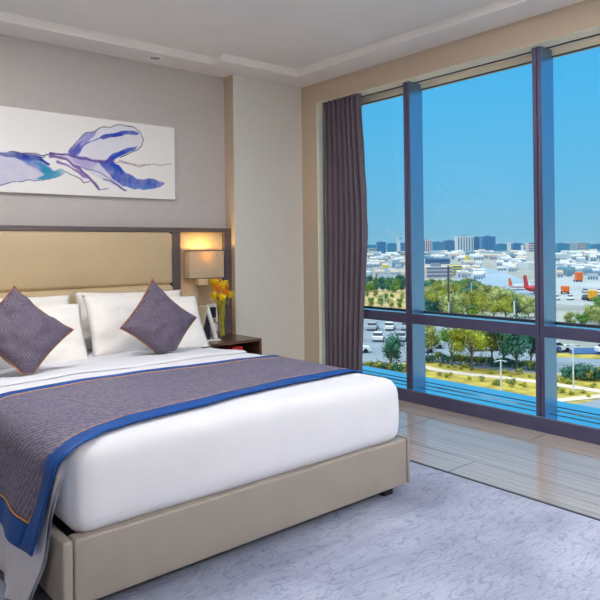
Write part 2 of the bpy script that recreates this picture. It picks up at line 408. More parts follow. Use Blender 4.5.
bm = BM(); rbox(bm, MX0 + .03, MX1 - .03, BY0 + .06, BY1 + .002, FZ - .031, 0.575, .08, .2); obj('mattress', bm, M['linen'], t, 'all')

# white duvet: tucked in at foot and right side, hanging loose on the left side
def puff(p):
    n = noise(Vector((p.x * 2.1, p.y * 2.1, p.z * 2.5 + 4))) * .012 + noise(Vector((p.x * 6, p.y * 6, p.z * 5))) * .004
    top = max(0, min(1, (p.z - .5) / .1))
    cx = (p.x - (MX0 + MX1) / 2) / ((MX1 - MX0) / 2)
    q = p.copy(); q.z += top * (n + .012 * (1 - cx * cx)) - top * .038 * max(0, min(1, (p.y + 1.62) / .5))
    if p.y < BY0 + .1: q.y += n * .6 + (-.012 * math.sin(PI * max(0, min(1, (p.z - .3) / .32)))); 
    if p.x > MX1 - .05: q.x += n * .5
    return q
bm = BM(); rbox(bm, MX0, MX1, BY0 + .014, -0.62, FZ - .022, 0.625, 0.08, 0.04, puff)
def top_z(x, y):
    return puff(Vector((x, y, .625))).z
# turned-down upper sheet layer near the pillows
def fold(u, v):
    x = MX0 + .085 + (MX1 - MX0 - .15) * u; y = -1.02 - .52 * v + .012 * math.sin(9 * u)
    e = min(v, 1 - v) * 12
    return (x, y, top_z(x, y) + .003 + .012 * min(1, e) ** .5 + .003 * noise(Vector((x * 7, y * 9, 0))))
grid(bm, fold, 50, 14)
# loose left side of the duvet
def flap_pt(s, w, off=0.0):
    """s: along the fall 0..1, w: 0 foot edge .. 1 head edge"""
    # fall line in x/z
    L = .80; d = s * L
    if d < .16:
        a = d / .16 * PI / 2; x = MX0 + .10 - .135 * math.sin(a) - .0; z = .545 + .08 * math.cos(a)
    else:
        k = (d - .16) / (L - .16); x = MX0 - .04 - .045 * k ** .8 ; z = .545 - (.545 - .022) * k
    k = max(0, (d - .10) / (L - .10))
    yf = -2.80 - .11 * min(1, d / .16) + .22 * k ** 1.25
    y = yf + ((-0.85) - yf) * w
    amp = .028 * k * (1 - .5 * w)
    x += -amp * (1 + math.sin(y * 17 + 1.3)) * .8 - .01 * k * math.sin(y * 41)
    z += .008 * k * math.sin(y * 17 + 2)
    x -= off
    return Vector((x, y, z))
for off in (0.0, .012):
    grid(bm, lambda s, w: flap_pt(s, w, off) + Vector((0, 0, off * .3)), 30, 80)
tag(obj('duvet', bm, M['linen'], None, 'all', origin=(BCX, -1.7, .3)), 'smooth white duvet tucked in at the foot and hanging loose on the left', 'duvet')

# ------------------------------------------------------------------ bed runner
def lerp_tab(tab, q):
    if q <= tab[0][0]: return tab[0][1]
    for (a, fa), (b, fb) in zip(tab, tab[1:]):
        if q <= b: return fa + (fb - fa) * (q - a) / (b - a)
    return tab[-1][1]
# path across the bed: s = distance from the right end
def run_path(s, y):
    R = .085
    segs = .10
    if s < segs:                       # right side drop
        return Vector((MX1 + .016, y, .44 + s))
    s -= segs
    q = PI / 2 * R
    if s < q:
        a = s / R; return Vector((MX1 - R + (R + .016) * math.cos(a), y, .54 + (R + .012) * math.sin(a)))
    s -= q
    W = (MX1 - R) - (MX0 + .10)
    if s < W:
        x = MX1 - R - s; return Vector((x, y, top_z(x, y) + .012))
    s -= W
    if s < .16:
        a = s / .16 * PI / 2; x = MX0 + .10 - .165 * math.sin(a); z = .545 + .107 * math.cos(a)
        zt = top_z(MX0 + .1, y) + .012
        return Vector((x, y, z + (zt - .652) * math.cos(a)))
    k = (s - .16) / .34
    return Vector((MX0 - .065 - .045 * min(1.3, k) - .014 * k * (1 + math.sin(y * 17 + 1.3)), y, .545 - .34 * k))
STOT = .10 + PI / 2 * .085 + ((MX1 - .085) - (MX0 + .10)) + .16 + .305
YF = [(0, -2.60), (.25, -2.605), (.7, -2.62), (1.1, -2.675), (1.4, -2.72), (1.65, -2.75), (1.78, -2.79), (1.90, -2.868), (2.02, -2.865), (2.12, -2.835), (2.34, -2.74), (2.6, -2.62)]
YH = [(0, -1.85), (.6, -1.85), (1.2, -1.81), (2.0, -1.815), (2.6, -1.85)]
def strip(s0, s1, e0, e1, ns, nw, lift=0.0):
    """e0/e1: distance from foot edge; negative = measured from the head edge"""
    def edge(s, e):
        return lerp_tab(YF, s) + e if e >= 0 and not isinstance(e, tuple) else lerp_tab(YH, s) + e
    def f(u, v):
        s = s0 + (s1 - s0) * u; a = edge(s, e0); b = edge(s, e1); y = a + (b - a) * v
        p = run_path(s, y)
        p.z += lift; p.x -= lift if s > 2.0 else 0
        return p
    return f
t = thing('bed_runner', 'plum woven bed runner with royal blue border across the foot of the bed', 'bed runner', (BCX, -2.25, .65))
BW = .095
bm = BM(); grid(bm, strip(0, STOT - BW, BW, -.075, 90, 24), 90, 24)
o = obj('woven_panel', bm, M['runner'], t, 'all')
bm = BM(); grid(bm, strip(0, STOT, 0.0, BW, 90, 4, .002), 90, 4); grid(bm, strip(0, STOT, -.075, -.0001, 90, 3, .002), 90, 3)
grid(bm, strip(STOT - BW, STOT, BW, -.075, 6, 24, .002), 6, 24)
bmesh.ops.remove_doubles(bm, verts=bm.verts, dist=.0005)
o2 = obj('satin_border', bm, M['blue_satin'], t, 'all'); o2['label'] = 'royal blue satin border'
for q in (o, o2):
    md = q.modifiers.new('thickness', 'SOLIDIFY'); md.thickness = .006; md.offset = 1
pts = [strip(0, STOT - BW, BW, -.075, 1, 1, .006)(i / 90, 0) for i in range(91)] + \
      [strip(0, STOT - BW, BW, -.075, 1, 1, .006)(1, i / 24) for i in range(1, 25)] + \
      [strip(0, STOT - BW, BW, -.075, 1, 1, .006)(1 - i / 90, 1) for i in range(1, 91)]
bm = BM(); tube(bm, pts, .003, 6); o = obj('piping', bm, M['gold'], t, 'all'); o['label'] = 'thin gold piping'

# ------------------------------------------------------------------ pillows and cushions
def pillow_mesh(w, h, th, pinch=.05, seed=0, n=30):
    """in its own plane: x width, z height (0..h), y thickness"""
    bm = BM()
    def prof(a): return max(0.0, 1 - abs(a) ** 2.6) ** .55
    for sgn in (1, -1):
        def f(u, v):
            a, b = 2 * u - 1, 2 * v - 1
            t_ = th * prof(a) * prof(b)
            px = a * w / 2 * (1 - pinch * (1 - b * b) * .9 ) ; pz = b * h / 2 * (1 - pinch * 1.3 * (1 - a * a))
            wr = (noise(Vector((a * 2.5 + seed, b * 2.5, sgn))) * .026 + noise(Vector((a * 7 + seed, b * 7, sgn * 3))) * .010) * min(1, t_ / (th * .4))
            return Vector((px, sgn * (t_ + wr), pz + h / 2))
        grid(bm, f, n, n)
    bmesh.ops.remove_doubles(bm, verts=bm.verts, dist=.0008)
    return bm
def place(bm, loc, tilt, rz=0.0, roll=0.0):
    """tilt: leaning back about x; loc is the bottom centre"""
    Mx = Matrix.Translation(loc) @ Matrix.Rotation(rz, 4, 'Z') @ Matrix.Rotation(tilt, 4, 'X') @ Matrix.Rotation(roll, 4, 'Y')
    bm.transform(Mx); return bm
def settle(bm, zf=.655):
    """the underside lies flat on the bed"""
    for v in bm.verts:
        z0 = top_z(min(max(v.co.x, MX0 + .1), MX1 - .1), v.co.y) + .006 if zf is None else zf
        if v.co.z < z0:
            d = z0 - v.co.z; v.co.z = z0 + d * .02; v.co.y -= d * .12
    return bm
Z0 = .562
G = 'white pillows at the headboard'
for x, y, w, h_, lean, roll, seed, lab in (
    (-2.93, -.40, .92, .465, -.24, .03, 1, 'white pillow upright against the headboard behind the front pillow on the left'),
    (-1.98, -.40, .92, .455, -.24, .03, 2, 'white pillow upright against the headboard behind the front pillow on the right'),
    (-2.99, -.82, .95, .505, -.60, .07, 3, 'plump white front pillow on the left half of the bed'),
    (-2.02, -.82, .95, .505, -.60, .07, 4, 'plump white front pillow on the right half of the bed')):
    bm = pillow_mesh(w, h_, .085, .045, seed); place(bm, (x, y, Z0 + .005), lean, 0, roll); settle(bm, .575)
    tag(obj('pillow', bm, M['pillowcase'], None, 'all'), lab, 'pillow', G)
def cushion(x, y, z, lean, rz, roll, lab, size=.446):
    t = thing('cushion', lab, 'cushion', (x, y, z), 0, 'plum scatter cushions')
    bm = pillow_mesh(size, size, .085, .10, x * 3, 26)
    bm.transform(Matrix.Translation((0, 0, -size / 2))); bm.transform(Matrix.Rotation(PI / 4 + roll, 4, 'Y'))
    Mx = Matrix.Translation((x, y, z + .30)) @ Matrix.Rotation(rz, 4, 'Z') @ Matrix.Rotation(lean, 4, 'X')
    bm.transform(Mx)
    def low(v):
        z0 = .632
        if v.z < z0:
            d = z0 - v.z; v.z = z0 + .004 * math.sin(d * 9); v.y += d * .6
    for v in bm.verts: low(v.co)
    obj('cover', bm, M['cushion'], t, 'all')
    pts = []
    pc = .10; N = 26
    for k in range(4):
        for i in range(N):
            a = -1 + 2 * i / N
            if k == 0: q = (a, -1)
            elif k == 1: q = (1, a)
            elif k == 2: q = (-a, 1)
            else: q = (-1, -a)
            px = q[0] * size / 2 * (1 - pc * .9 * (1 - q[1] ** 2)); pz = q[1] * size / 2 * (1 - pc * 1.3 * (1 - q[0] ** 2))
            p = Mx @ (Matrix.Rotation(PI / 4 + roll, 4, 'Y') @ Vector((px, 0, pz))); low(p); pts.append(p)
    bm = BM(); tube(bm, pts, .0045, 6, closed=True); o = obj('piping', bm, M['copper'], t, 'all'); o['label'] = 'copper piping round the edge'
cushion(-3.075, -1.16, .558, -.56, .04, .06, 'plum patterned square cushion standing on its corner before the left pillow')
cushion(-2.125, -1.09, .528, -.26, .10, -.03, 'plum patterned square cushion standing on its corner before the right pillow')

# ------------------------------------------------------------------ nightstand and what stands on it
t = thing('nightstand', 'dark walnut nightstand with an open shelf beside the bed', 'nightstand', (-1.165, -.35, 0.0))
NX0, NX1, NY0, NY1, NZ = -1.47, -.875, -.60, -.102, .545
bm = BM(); box(bm, NX0, NX1, NY0, NY1, NZ - .022, NZ, .003); obj('top', bm, M['walnut'], t)
for x in (NX0, NX1 - .025):
    bm = BM(); box(bm, x, x + .025, NY0 + .002, NY1, 0.013, NZ - .022, .002); obj('side_panel', bm, M['walnut'], t)
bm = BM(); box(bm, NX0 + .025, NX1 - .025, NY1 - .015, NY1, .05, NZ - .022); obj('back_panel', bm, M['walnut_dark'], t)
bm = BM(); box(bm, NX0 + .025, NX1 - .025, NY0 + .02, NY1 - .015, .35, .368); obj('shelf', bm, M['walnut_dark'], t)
bm = BM(); box(bm, NX0 + .028, NX1 - .028, NY0 + .006, NY0 + .026, .07, .345, .002); d = obj('drawer', bm, M['walnut'], t)
bm = BM(); tube(bm, [(-1.22, NY0 - .012, .25), (-1.10, NY0 - .012, .25)], .006, 8); box(bm, -1.215, -1.205, NY0 - .012, NY0 + .008, .246, .254); box(bm, -1.115, -1.105, NY0 - .012, NY0 + .008, .246, .254)
obj('handle', bm, M['chrome'], d)
bm = BM(); box(bm, -1.175, -1.04, -.58, -.38, .368, .398, .003); b_ = obj('book', bm, M['red']); tag(b_, 'red book lying on the nightstand shelf', 'book')
bm = BM(); box(bm, -1.165, -1.06, -.57, -.40, .398, .492, .004); tag(obj('red_box', bm, M['red']), 'small red box standing on the book in the nightstand', 'box')

# tent-shaped stand
t = thing('tent_stand', 'white tent-shaped stand leaning open on the nightstand beside the bed', 'stand', (-1.305, -.36, NZ))
def slab(bm, p0, p1, th, y0, y1):
    p0, p1 = Vector(p0), Vector(p1); d = (p1 - p0).normalized(); n = Vector((-d.y, d.x)) * th / 2
    prism(bm, [tuple(p0 - n), tuple(p1 - n), tuple(p1 + n), tuple(p0 + n)], y0, y1, 1)
bm = BM(); slab(bm, (-1.240, NZ + .012), (-1.33, NZ + .30), .036, -.44, -.30); bmesh.ops.bevel(bm, geom=list(bm.edges), offset=.006, segments=2, affect='EDGES')
obj('front_panel', bm, M['white_plastic'], t)
bm = BM(); slab(bm, (-1.41, NZ + .012), (-1.338, NZ + .30), .02, -.44, -.30); obj('rear_panel', bm, M['panel_fabric'], t)
bm = BM(); slab(bm, (-1.32, NZ + .014), (-1.33, NZ + .22), .05, -.42, -.32); obj('inner_block', bm, M['screen'], t)
bm = BM(); box(bm, -1.42, -1.205, -.45, -.29, NZ, NZ + .014, .004); obj('foot_plate', bm, M['white_plastic'], t)
# small bottle
t = thing('bottle', 'small pale bottle with amber cap and blue base on the nightstand', 'bottle', (-1.155, -.25, NZ))
bm = BM(); lathe(bm, [(.036, NZ), (.038, NZ + .01), (.038, NZ + .055), (.036, NZ + .06)], -1.155, -.25); obj('base', bm, M['blue_glass'], t, True)
bm = BM(); lathe(bm, [(.036, NZ + .06), (.037, NZ + .10), (.028, NZ + .125), (.018, NZ + .135)], -1.155, -.25); obj('body', bm, M['white_plastic'], t, True)
bm = BM(); lathe(bm, [(.02, NZ + .135), (.021, NZ + .165), (.017, NZ + .172)], -1.155, -.25); obj('cap', bm, M['amber'], t, True)
# wall plate on the panel
t = thing('wall_plate', 'white wall plate with a dark screen under the bedside lamp', 'wall plate', (-1.05, -.06, .70))
bm = BM(); box(bm, -1.11, -.985, -.074, -.0601, .66, .83, .004); obj('plate', bm, M['white_plastic'], t)
bm = BM(); box(bm, -1.085, -1.015, -.079, -.0741, .70, .80, .002); obj('screen', bm, M['screen'], t)

# vase of yellow flowers
VX, VY = -1.115, -.335
t = thing('vase', 'tall clear glass vase flaring at the rim on the nightstand', 'vase', (VX, VY, NZ))
bm = BM(); lathe(bm, [(.034, NZ), (.036, NZ + .006), (.034, NZ + .02), (.036, NZ + .12), (.044, NZ + .24), (.058, NZ + .36), (.055, NZ + .36), (.041, NZ + .24), (.032, NZ + .12), (.030, NZ + .022)], VX, VY, 28)
obj('glass_body', bm, M['vase'], t, True)
fr = random.Random(3)
for k in range(15):
    a = 2 * PI * k / 15 + fr.uniform(-.2, .2); r1 = fr.uniform(.012, .024); r2 = fr.uniform(.02, .085) ; zt = NZ + fr.uniform(.33, .48)
    ox = -.012
    p0 = Vector((VX + .02 * math.cos(a + 2), VY + .02 * math.sin(a + 2), NZ + .026)); p1 = Vector((VX + r1 * math.cos(a), VY + r1 * math.sin(a), NZ + .22)); p2 = Vector((VX + ox + r2 * math.cos(a), VY + r2 * math.sin(a), zt))
    place_ = ['at the left of the bunch', 'at the right of the bunch'][math.cos(a) > 0]
    f_ = thing('yellow_flower', 'yellow and orange cut flowers bunched in the tall glass vase', 'flower', tuple(p0), 0, 'yellow flowers in the vase')
    ps = [p0.lerp(p1, i / 5).lerp(p1.lerp(p2, i / 5), i / 5) for i in range(6)]
    bm = BM(); tube(bm, ps, .0042, 6); obj('stem', bm, M['stem'], f_, True)
    bm = BM()
    d = (ps[-1] - ps[-2]).normalized()
    q = d.to_track_quat('Z', 'Y').to_matrix().to_4x4(); q.translation = p2
    for j in range(7):
        aj = 2 * PI * j / 7; op = fr.uniform(.3, .75)
        def pet(u, v, aj=aj, op=op):
            w = .021 * math.sin(PI * min(1, .12 + u * .88)) ** .8; l = .062 * u
            x = (v - .5) * 2 * w; rr = l * math.sin(op) + .004; zz = l * math.cos(op) - .012 * (2 * v - 1) ** 2 * 0 + .012 * u * (abs(2 * v - 1))
            return q @ Vector((rr * math.cos(aj) - x * math.sin(aj), rr * math.sin(aj) + x * math.cos(aj), zz))
        grid(bm, pet, 5, 4)
    o = obj('bloom', bm, M['petal'] if k % 3 else M['petal_orange'], f_, 'all')
    md = o.modifiers.new('thickness', 'SOLIDIFY'); md.thickness = .0015
    if k % 2:
        bm = BM(); pm = ps[3]
        def lf(u, v, pm=pm, a=a): 
            return pm + Vector((math.cos(a) * .03 * u * 1.3, math.sin(a) * .03 * u * 1.3, .09 * u)) + Vector((-math.sin(a), math.cos(a), 0)) * (.010 * math.sin(PI * u) * (2 * v - 1))
        grid(bm, lf, 6, 2); obj('leaf', bm, M['stem'], f_, 'all')

# ------------------------------------------------------------------ bedside wall lamp
t = thing('wall_lamp', 'bedside wall lamp with a linen box shade glowing on the headboard panel', 'lamp', (-1.205, -.062, 1.05))
SX0, SX1, SY0, SY1, SZ0, SZ1 = -1.352, -.986, -.19, -.085, 1.078, 1.326
bm = BM()
def rrect(x0, x1, y0, y1, r, n=5):
    out = []
    for cx, cy, a0 in ((x1 - r, y1 - r, 0), (x0 + r, y1 - r, PI / 2), (x0 + r, y0 + r, PI), (x1 - r, y0 + r, 3 * PI / 2)):
        for i in range(n + 1): out.append((cx + r * math.cos(a0 + PI / 2 * i / n), cy + r * math.sin(a0 + PI / 2 * i / n)))
    return out
O = rrect(SX0, SX1, SY0, SY1, .02); I = rrect(SX0 + .004, SX1 - .004, SY0 + .004, SY1 - .004, .018); n = len(O)
ring = [[bm.verts.new((p[0], p[1], z)) for p in L_] for L_, z in ((O, SZ0), (O, SZ1), (I, SZ1), (I, SZ0))]
for r in range(4):
    A, B = ring[r], ring[(r + 1) % 4]
    for k in range(n): bm.faces.new((A[k], A[(k + 1) % n], B[(k + 1) % n], B[k]))
obj('lamp_shade', bm, M['shade'], t, True)
for z in (SZ0, SZ1):
    bm = BM(); tube(bm, [(p[0], p[1], z) for p in rrect(SX0 - .001, SX1 + .001, SY0 - .001, SY1 + .001, .021)], .004, 6, closed=True); o = obj('shade_trim', bm, M['dark_frame'], t, True)
bm = BM(); box(bm, -1.225, -1.125, -.125, -.0605, 1.012, 1.082, .004); obj('switch_box', bm, M['white_plastic'], t)
bm = BM(); tube(bm, [(-1.18, -.11, 1.078), (-1.18, -.138, 1.15)], .008, 8); box(bm, SX0 + .01, SX1 - .01, -.142, -.134, 1.150, 1.156); obj('arm', bm, M['chrome'], t)
bm = BM(); lathe(bm, [(.006, 1.156), (.014, 1.165), (.024, 1.19), (.028, 1.215), (.022, 1.24), (.006, 1.25)], -1.18, -.138, 16); obj('bulb', bm, emit('warm_bulb', (1, .62, .18, 1), 8), t, True)
bm = BM(); tube(bm, [(-1.19, -.064, 1.015), (-1.19, -.064, .90), (-1.19, -.064, .84)], .004, 6); obj('cord', bm, M['panel_fabric'], t)

# ------------------------------------------------------------------ curtain
bm = BM()
def cur(u, v):
    z = .116 + (2.776 - .116) * v
    w = 1 + .15 * math.exp(-((v - .55) / .35) ** 2) - .02 * (1 - v)
    y = -.447 - .50 * u * w
    f = 8.0
    x = .066 - .056 * abs(math.sin(PI * f * u + .35 * math.sin(2.5 * v + 5 * u))) ** .6 - .004 * math.sin(2 * PI * 15 * u + 2 * v)
    y += .006 * math.cos(2 * PI * f * u)
    return (x, y, z)
grid(bm, cur, 220, 30)
o = obj('drape', bm, M['curtain'], None, 'all'); o.name = 'curtain'
tag(o, 'purple-grey floor-length curtain drawn to the left end of the window', 'curtain')
md = o.modifiers.new('thickness', 'SOLIDIFY'); md.thickness = .004

# ------------------------------------------------------------------ ceiling downlight seen above the painting
def downlight(x, y, z, lab, power=0, group=None):
    t = thing('seen_or_added_downlight', lab, 'downlight', (x, y, z), 0, group)  # shared by the visible downlight and the added unseen fill lights
    bm = BM(); lathe(bm, [(.070, z - .001), (.068, z - .008), (.052, z - .008), (.044, z - .0015)], x, y, 28, False); obj('rim', bm, M['white_plastic'], t, True)
    bm = BM(); lathe(bm, [(.045, z - .0012), (.030, z - .0008)], x, y, 24); obj('lens', bm, M['lens'] if power else M['chrome'], t)
    return t
M['lens'] = emit('fill_light_lens', (1, .96, .92, 1), 5)
downlight(-1.66, -.173, H, 'round recessed downlight in the ceiling edge above the painting')
# ------------------------------------------------------------------ the painting
SHAPES = [
    ('p', [(-2.876, 2.07), (-2.747, 2.058), (-2.637, 2.044), (-2.569, 2.014), (-2.501, 1.972), (-2.548, 1.906), (-2.684, 1.883), (-2.793, 1.861), (-2.879, 1.827), (-3.003, 1.793), (-3.202, 1.762), (-3.389, 1.795), (-3.513, 1.891), (-3.387, 2.004), (-3.121, 2.053)], (196, 196, 226), 0.012, 0.85),
    ('p', [(-3.12, 2.066), (-2.876, 2.074), (-2.79, 2.095), (-2.681, 2.086), (-2.546, 2.079), (-2.495, 2.055), (-2.523, 2.015), (-2.592, 2.034), (-2.726, 2.041), (-2.812, 2.052), (-2.876, 2.056), (-3.121, 2.035)], (44, 66, 164), 0.006, 1),
    ('p', [(-2.747, 2.053), (-2.637, 2.049), (-2.546, 2.023), (-2.489, 1.98), (-2.547, 1.943), (-2.615, 1.981), (-2.682, 2.006)], (80, 120, 200), 0.014, 0.8),
    ('p', [(-2.637, 2.03), (-2.547, 2.004), (-2.489, 1.975), (-2.43, 1.994), (-2.385, 1.968), (-2.419, 1.93), (-2.513, 1.903), (-2.621, 1.901), (-2.547, 1.941), (-2.593, 1.987)], (38, 150, 188), 0.007, 0.95),
    ('p', [(-2.357, 2.119), (-2.32, 2.19), (-2.232, 2.279), (-2.105, 2.343), (-1.948, 2.385), (-1.812, 2.386), (-1.735, 2.35), (-1.71, 2.296), (-1.736, 2.239), (-1.815, 2.182), (-1.924, 2.127), (-2.031, 2.088), (-2.134, 2.08), (-2.26, 2.074), (-2.345, 2.087)], (228, 228, 242), 0.004, 1),
    ('p', [(-2.362, 2.114), (-2.32, 2.19), (-2.232, 2.279), (-2.118, 2.339), (-2.17, 2.266), (-2.233, 2.199), (-2.279, 2.126), (-2.309, 2.083)], (128, 132, 214), 0.01, 0.9),
    ('p', [(-2.352, 2.115), (-2.308, 2.179), (-2.245, 2.234), (-2.278, 2.158), (-2.309, 2.095)], (70, 74, 180), 0.008, 0.8),
    ('p', [(-2.093, 2.282), (-2.002, 2.319), (-1.921, 2.343), (-1.812, 2.363), (-1.746, 2.354), (-1.769, 2.331), (-1.895, 2.313), (-1.989, 2.288), (-2.068, 2.264)], (44, 76, 190), 0.004, 1),
    ('p', [(-2.052, 2.086), (-1.991, 2.147), (-1.897, 2.19), (-1.767, 2.236), (-1.795, 2.194), (-1.897, 2.144), (-1.965, 2.106), (-2.018, 2.079)], (38, 78, 200), 0.005, 1),
    ('p', [(-2.333, 2.078), (-2.096, 2.075), (-2.071, 2.015), (-2.006, 1.944), (-1.9, 1.887), (-1.86, 1.851), (-2.007, 1.889), (-2.186, 1.977), (-2.309, 2.051)], (212, 212, 238), 0.006, 0.9),
    ('p', [(-2.101, 2.072), (-2.004, 2.093), (-1.93, 2.063), (-1.872, 1.996), (-1.776, 1.956), (-1.621, 1.955), (-1.516, 1.935), (-1.549, 1.893), (-1.65, 1.867), (-1.791, 1.86), (-1.9, 1.887), (-2.001, 1.94), (-2.066, 2.01)], (34, 78, 190), 0.005, 1),
    ('p', [(-1.818, 1.91), (-1.707, 1.901), (-1.592, 1.902), (-1.65, 1.872), (-1.791, 1.862), (-1.887, 1.891)], (96, 140, 222), 0.01, 0.7),
    ('p', [(-2.569, 2.073), (-2.5, 2.074), (-2.449, 2.026), (-2.495, 2.027), (-2.551, 2.051)], (244, 244, 246), 0.004, 1),
    ('p', [(-2.481, 2.09), (-2.333, 2.093), (-2.109, 2.072), (-2.186, 1.992), (-2.309, 2.037)], (150, 130, 210), 0.02, 0.55),
    ('l', [(-2.499, 2.083), (-2.393, 2.068), (-2.334, 2.044), (-2.261, 1.982), (-2.207, 1.941), (-2.124, 1.872), (-2.106, 1.849)], (112, 70, 165), 0.0088),
    ('l', [(-2.453, 2.047), (-2.334, 2.008), (-2.249, 1.941), (-2.187, 1.928)], (140, 104, 184), 0.0075),
    ('l', [(-2.392, 1.973), (-2.323, 1.944), (-2.262, 1.914), (-2.237, 1.888), (-2.179, 1.906), (-2.099, 1.844), (-2.021, 1.851)], (74, 48, 140), 0.0028),
    ('l', [(-2.499, 2.107), (-2.381, 2.103), (-2.235, 2.086), (-2.109, 2.077), (-1.978, 2.097)], (96, 70, 170), 0.0075),
    ('l', [(-2.429, 2.085), (-2.285, 2.019), (-2.186, 2.002), (-2.11, 1.987), (-2.007, 1.924), (-1.879, 1.855)], (120, 100, 180), 0.0028),
    ('l', [(-2.072, 1.935), (-1.994, 1.905), (-1.874, 1.853)], (34, 40, 120), 0.0033),
    ('l', [(-1.973, 2.085), (-1.816, 2.069), (-1.648, 2.079), (-1.436, 2.101)], (170, 150, 170), 0.002),
    ('l', [(-1.925, 2.096), (-1.816, 2.064), (-1.727, 2.06), (-1.648, 2.085)], (150, 110, 140), 0.002),
    ('l', [(-2.352, 2.125), (-2.315, 2.196), (-2.227, 2.285), (-2.1, 2.351), (-1.942, 2.394), (-1.807, 2.394), (-1.729, 2.359), (-1.704, 2.302), (-1.728, 2.237), (-1.809, 2.178), (-1.919, 2.122)], (44, 44, 110), 0.0025),
    ('l', [(-2.323, 2.103), (-2.221, 2.212), (-2.106, 2.265), (-1.997, 2.297)], (90, 100, 200), 0.0037),
    ('l', [(-2.812, 2.093), (-2.681, 2.091), (-2.546, 2.089), (-2.476, 2.109), (-2.405, 2.106)], (34, 36, 110), 0.003),
    ('l', [(-2.879, 1.836), (-2.75, 1.87), (-2.616, 1.892), (-2.502, 1.904)], (96, 100, 150), 0.0023)]

def paint_canvas():
    x0, x1, z0, z1 = -3.64, -1.404, 1.788, 2.432
    nu, nv = 460, 132
    X, Z = np.meshgrid(np.linspace(x0, x1, nu + 1), np.linspace(z0, z1, nv + 1), indexing='ij')
    C = np.empty(X.shape + (3,)); C[:] = [s2l(242), s2l(241), s2l(240)]
    r = np.random.RandomState(2)
    def smooth_noise(k):
        g = r.rand(k * 4 + 2, k + 2); u = (X - x0) / (x1 - x0) * k * 4; v = (Z - z0) / (z1 - z0) * k
        i, j = u.astype(int), v.astype(int); a, b = u - i, v - j
        a = a * a * (3 - 2 * a); b = b * b * (3 - 2 * b)
        return (g[i, j] * (1 - a) + g[i + 1, j] * a) * (1 - b) + (g[i, j + 1] * (1 - a) + g[i + 1, j + 1] * a) * b
    N = smooth_noise(4) * .5 + smooth_noise(9) * .3 + smooth_noise(22) * .2
    N2 = smooth_noise(9); N3 = smooth_noise(11); WX, WZ = X + (N2 - .5) * .026, Z + (N3 - .5) * .018
    def seg_d(ax, az, bx, bz):
        dx, dz = bx - ax, bz - az; L = dx * dx + dz * dz + 1e-12
        t = np.clip(((WX - ax) * dx + (WZ - az) * dz) / L, 0, 1)
        return np.hypot(WX - ax - t * dx, WZ - az - t * dz)
    for s in SHAPES:
        P = s[1]; D = np.full(X.shape, 9.0); n = len(P)
        for i in range(n if s[0] == 'p' else n - 1):
            D = np.minimum(D, seg_d(*P[i], *P[(i + 1) % n]))
        c = np.array([s2l(v) for v in s[2]])
        if s[0] == 'p':
            ins = np.zeros(X.shape, bool)
            for i in range(n):
                (ax, az), (bx, bz) = P[i], P[(i + 1) % n]
                cond = ((az > WZ) != (bz > WZ)); xx = ax + (WZ - az) * (bx - ax) / (bz - az + 1e-12)
                ins ^= cond & (WX < xx)
            sd = np.where(ins, D, -D); w = np.clip(sd / s[3] + .5, 0, 1); a = w * s[4] * np.clip(.5 + .8 * N, 0, 1)
        else:
            a = np.clip((s[3] * (.7 + 1.2 * N) - D) / .003 + .7, 0, 1) * .9
        C = C * (1 - a[..., None]) + c * a[..., None]
    bm = BM(); lay = bm.verts.layers.float_color.new('paint')
    V = [[bm.verts.new((X[i, j], -.036, Z[i, j])) for j in range(nv + 1)] for i in range(nu + 1)]
    for i in range(nu + 1):
        for j in range(nv + 1): V[i][j][lay] = (*C[i, j], 1)
    for i in range(nu):
        for j in range(nv): bm.faces.new((V[i][j], V[i + 1][j], V[i + 1][j + 1], V[i][j + 1]))
    t = thing('painting', 'wide white canvas with a blue abstract watercolour hung above the headboard', 'painting', ((x0 + x1) / 2, -.02, z0))
    b2 = BM(); box(b2, x0, x1, -.0355, -.001, z0, z1); obj('stretcher', b2, M['canvas_edge'], t)
    obj('canvas', bm, M['painting'], t)
paint_canvas()
# ------------------------------------------------------------------ outside: the ground lies 14 m below the room
GZ = -14.0
CAM = Vector((-4.2577, -5.1303, 1.33)); FW = Vector((0.64626, 0.76312, 0)); RT = Vector((0.76312, -0.64626, 0))
def site(d, l, z=GZ):
    """a point d metres out along the view and l metres to its right"""
    p = CAM + FW * d + RT * l; return (p.x, p.y, z)
YAW = math.atan2(RT.y, RT.x)
def c_(name, r, g, b, rough=.7, var=.12, scale=1.0, **k): M[name] = plain(name, lin(r, g, b), rough, var=var, scale=scale, **k)
c_('scrub_ground', 150, 156, 150, .95, .22, .05); c_('dry_grass', 172, 158, 66, .95, .35, .6); c_('pale_path', 216, 204, 186, .9, .05)
c_('asphalt', 132, 148, 160, .9, .1, .2); c_('runway', 140, 166, 182, .9, .1, .02); c_('tan_field', 184, 168, 112, .95, .25, .1)
c_('pale_apron', 168, 178, 180, .9, .14, .03)
c_('white_roof', 206, 210, 212, .6, .05, .1); c_('cream_roof', 200, 188, 168, .6, .06, .1); c_('grey_roof', 126, 148, 162, .6, .08, .1); c_('teal_roof', 80, 132, 154, .5, .08, .1)
c_('brown_wall', 150, 122, 112, .8); c_('pink_wall', 214, 192, 188, .8); c_('blue_facade', 60, 128, 180, .25, .1, .05); c_('deep_blue_facade', 44, 104, 158, .25, .1, .05)
c_('teal_facade', 66, 152, 186, .25, .1, .05); c_('white_wall', 210, 214, 216, .7, .04); c_('dark_window', 96, 132, 160, .2)
c_('pale_pole', 222, 224, 224, .5); c_('brown_pole', 92, 70, 66, .7); c_('bark', 112, 98, 84, .9)
c_('red_paint', 216, 52, 50, .4); c_('orange_paint', 240, 112, 44, .45); c_('amber_paint', 248, 170, 40, .45); c_('yellow_paint', 248, 214, 40, .45); c_('blue_roof', 40, 82, 140, .5)
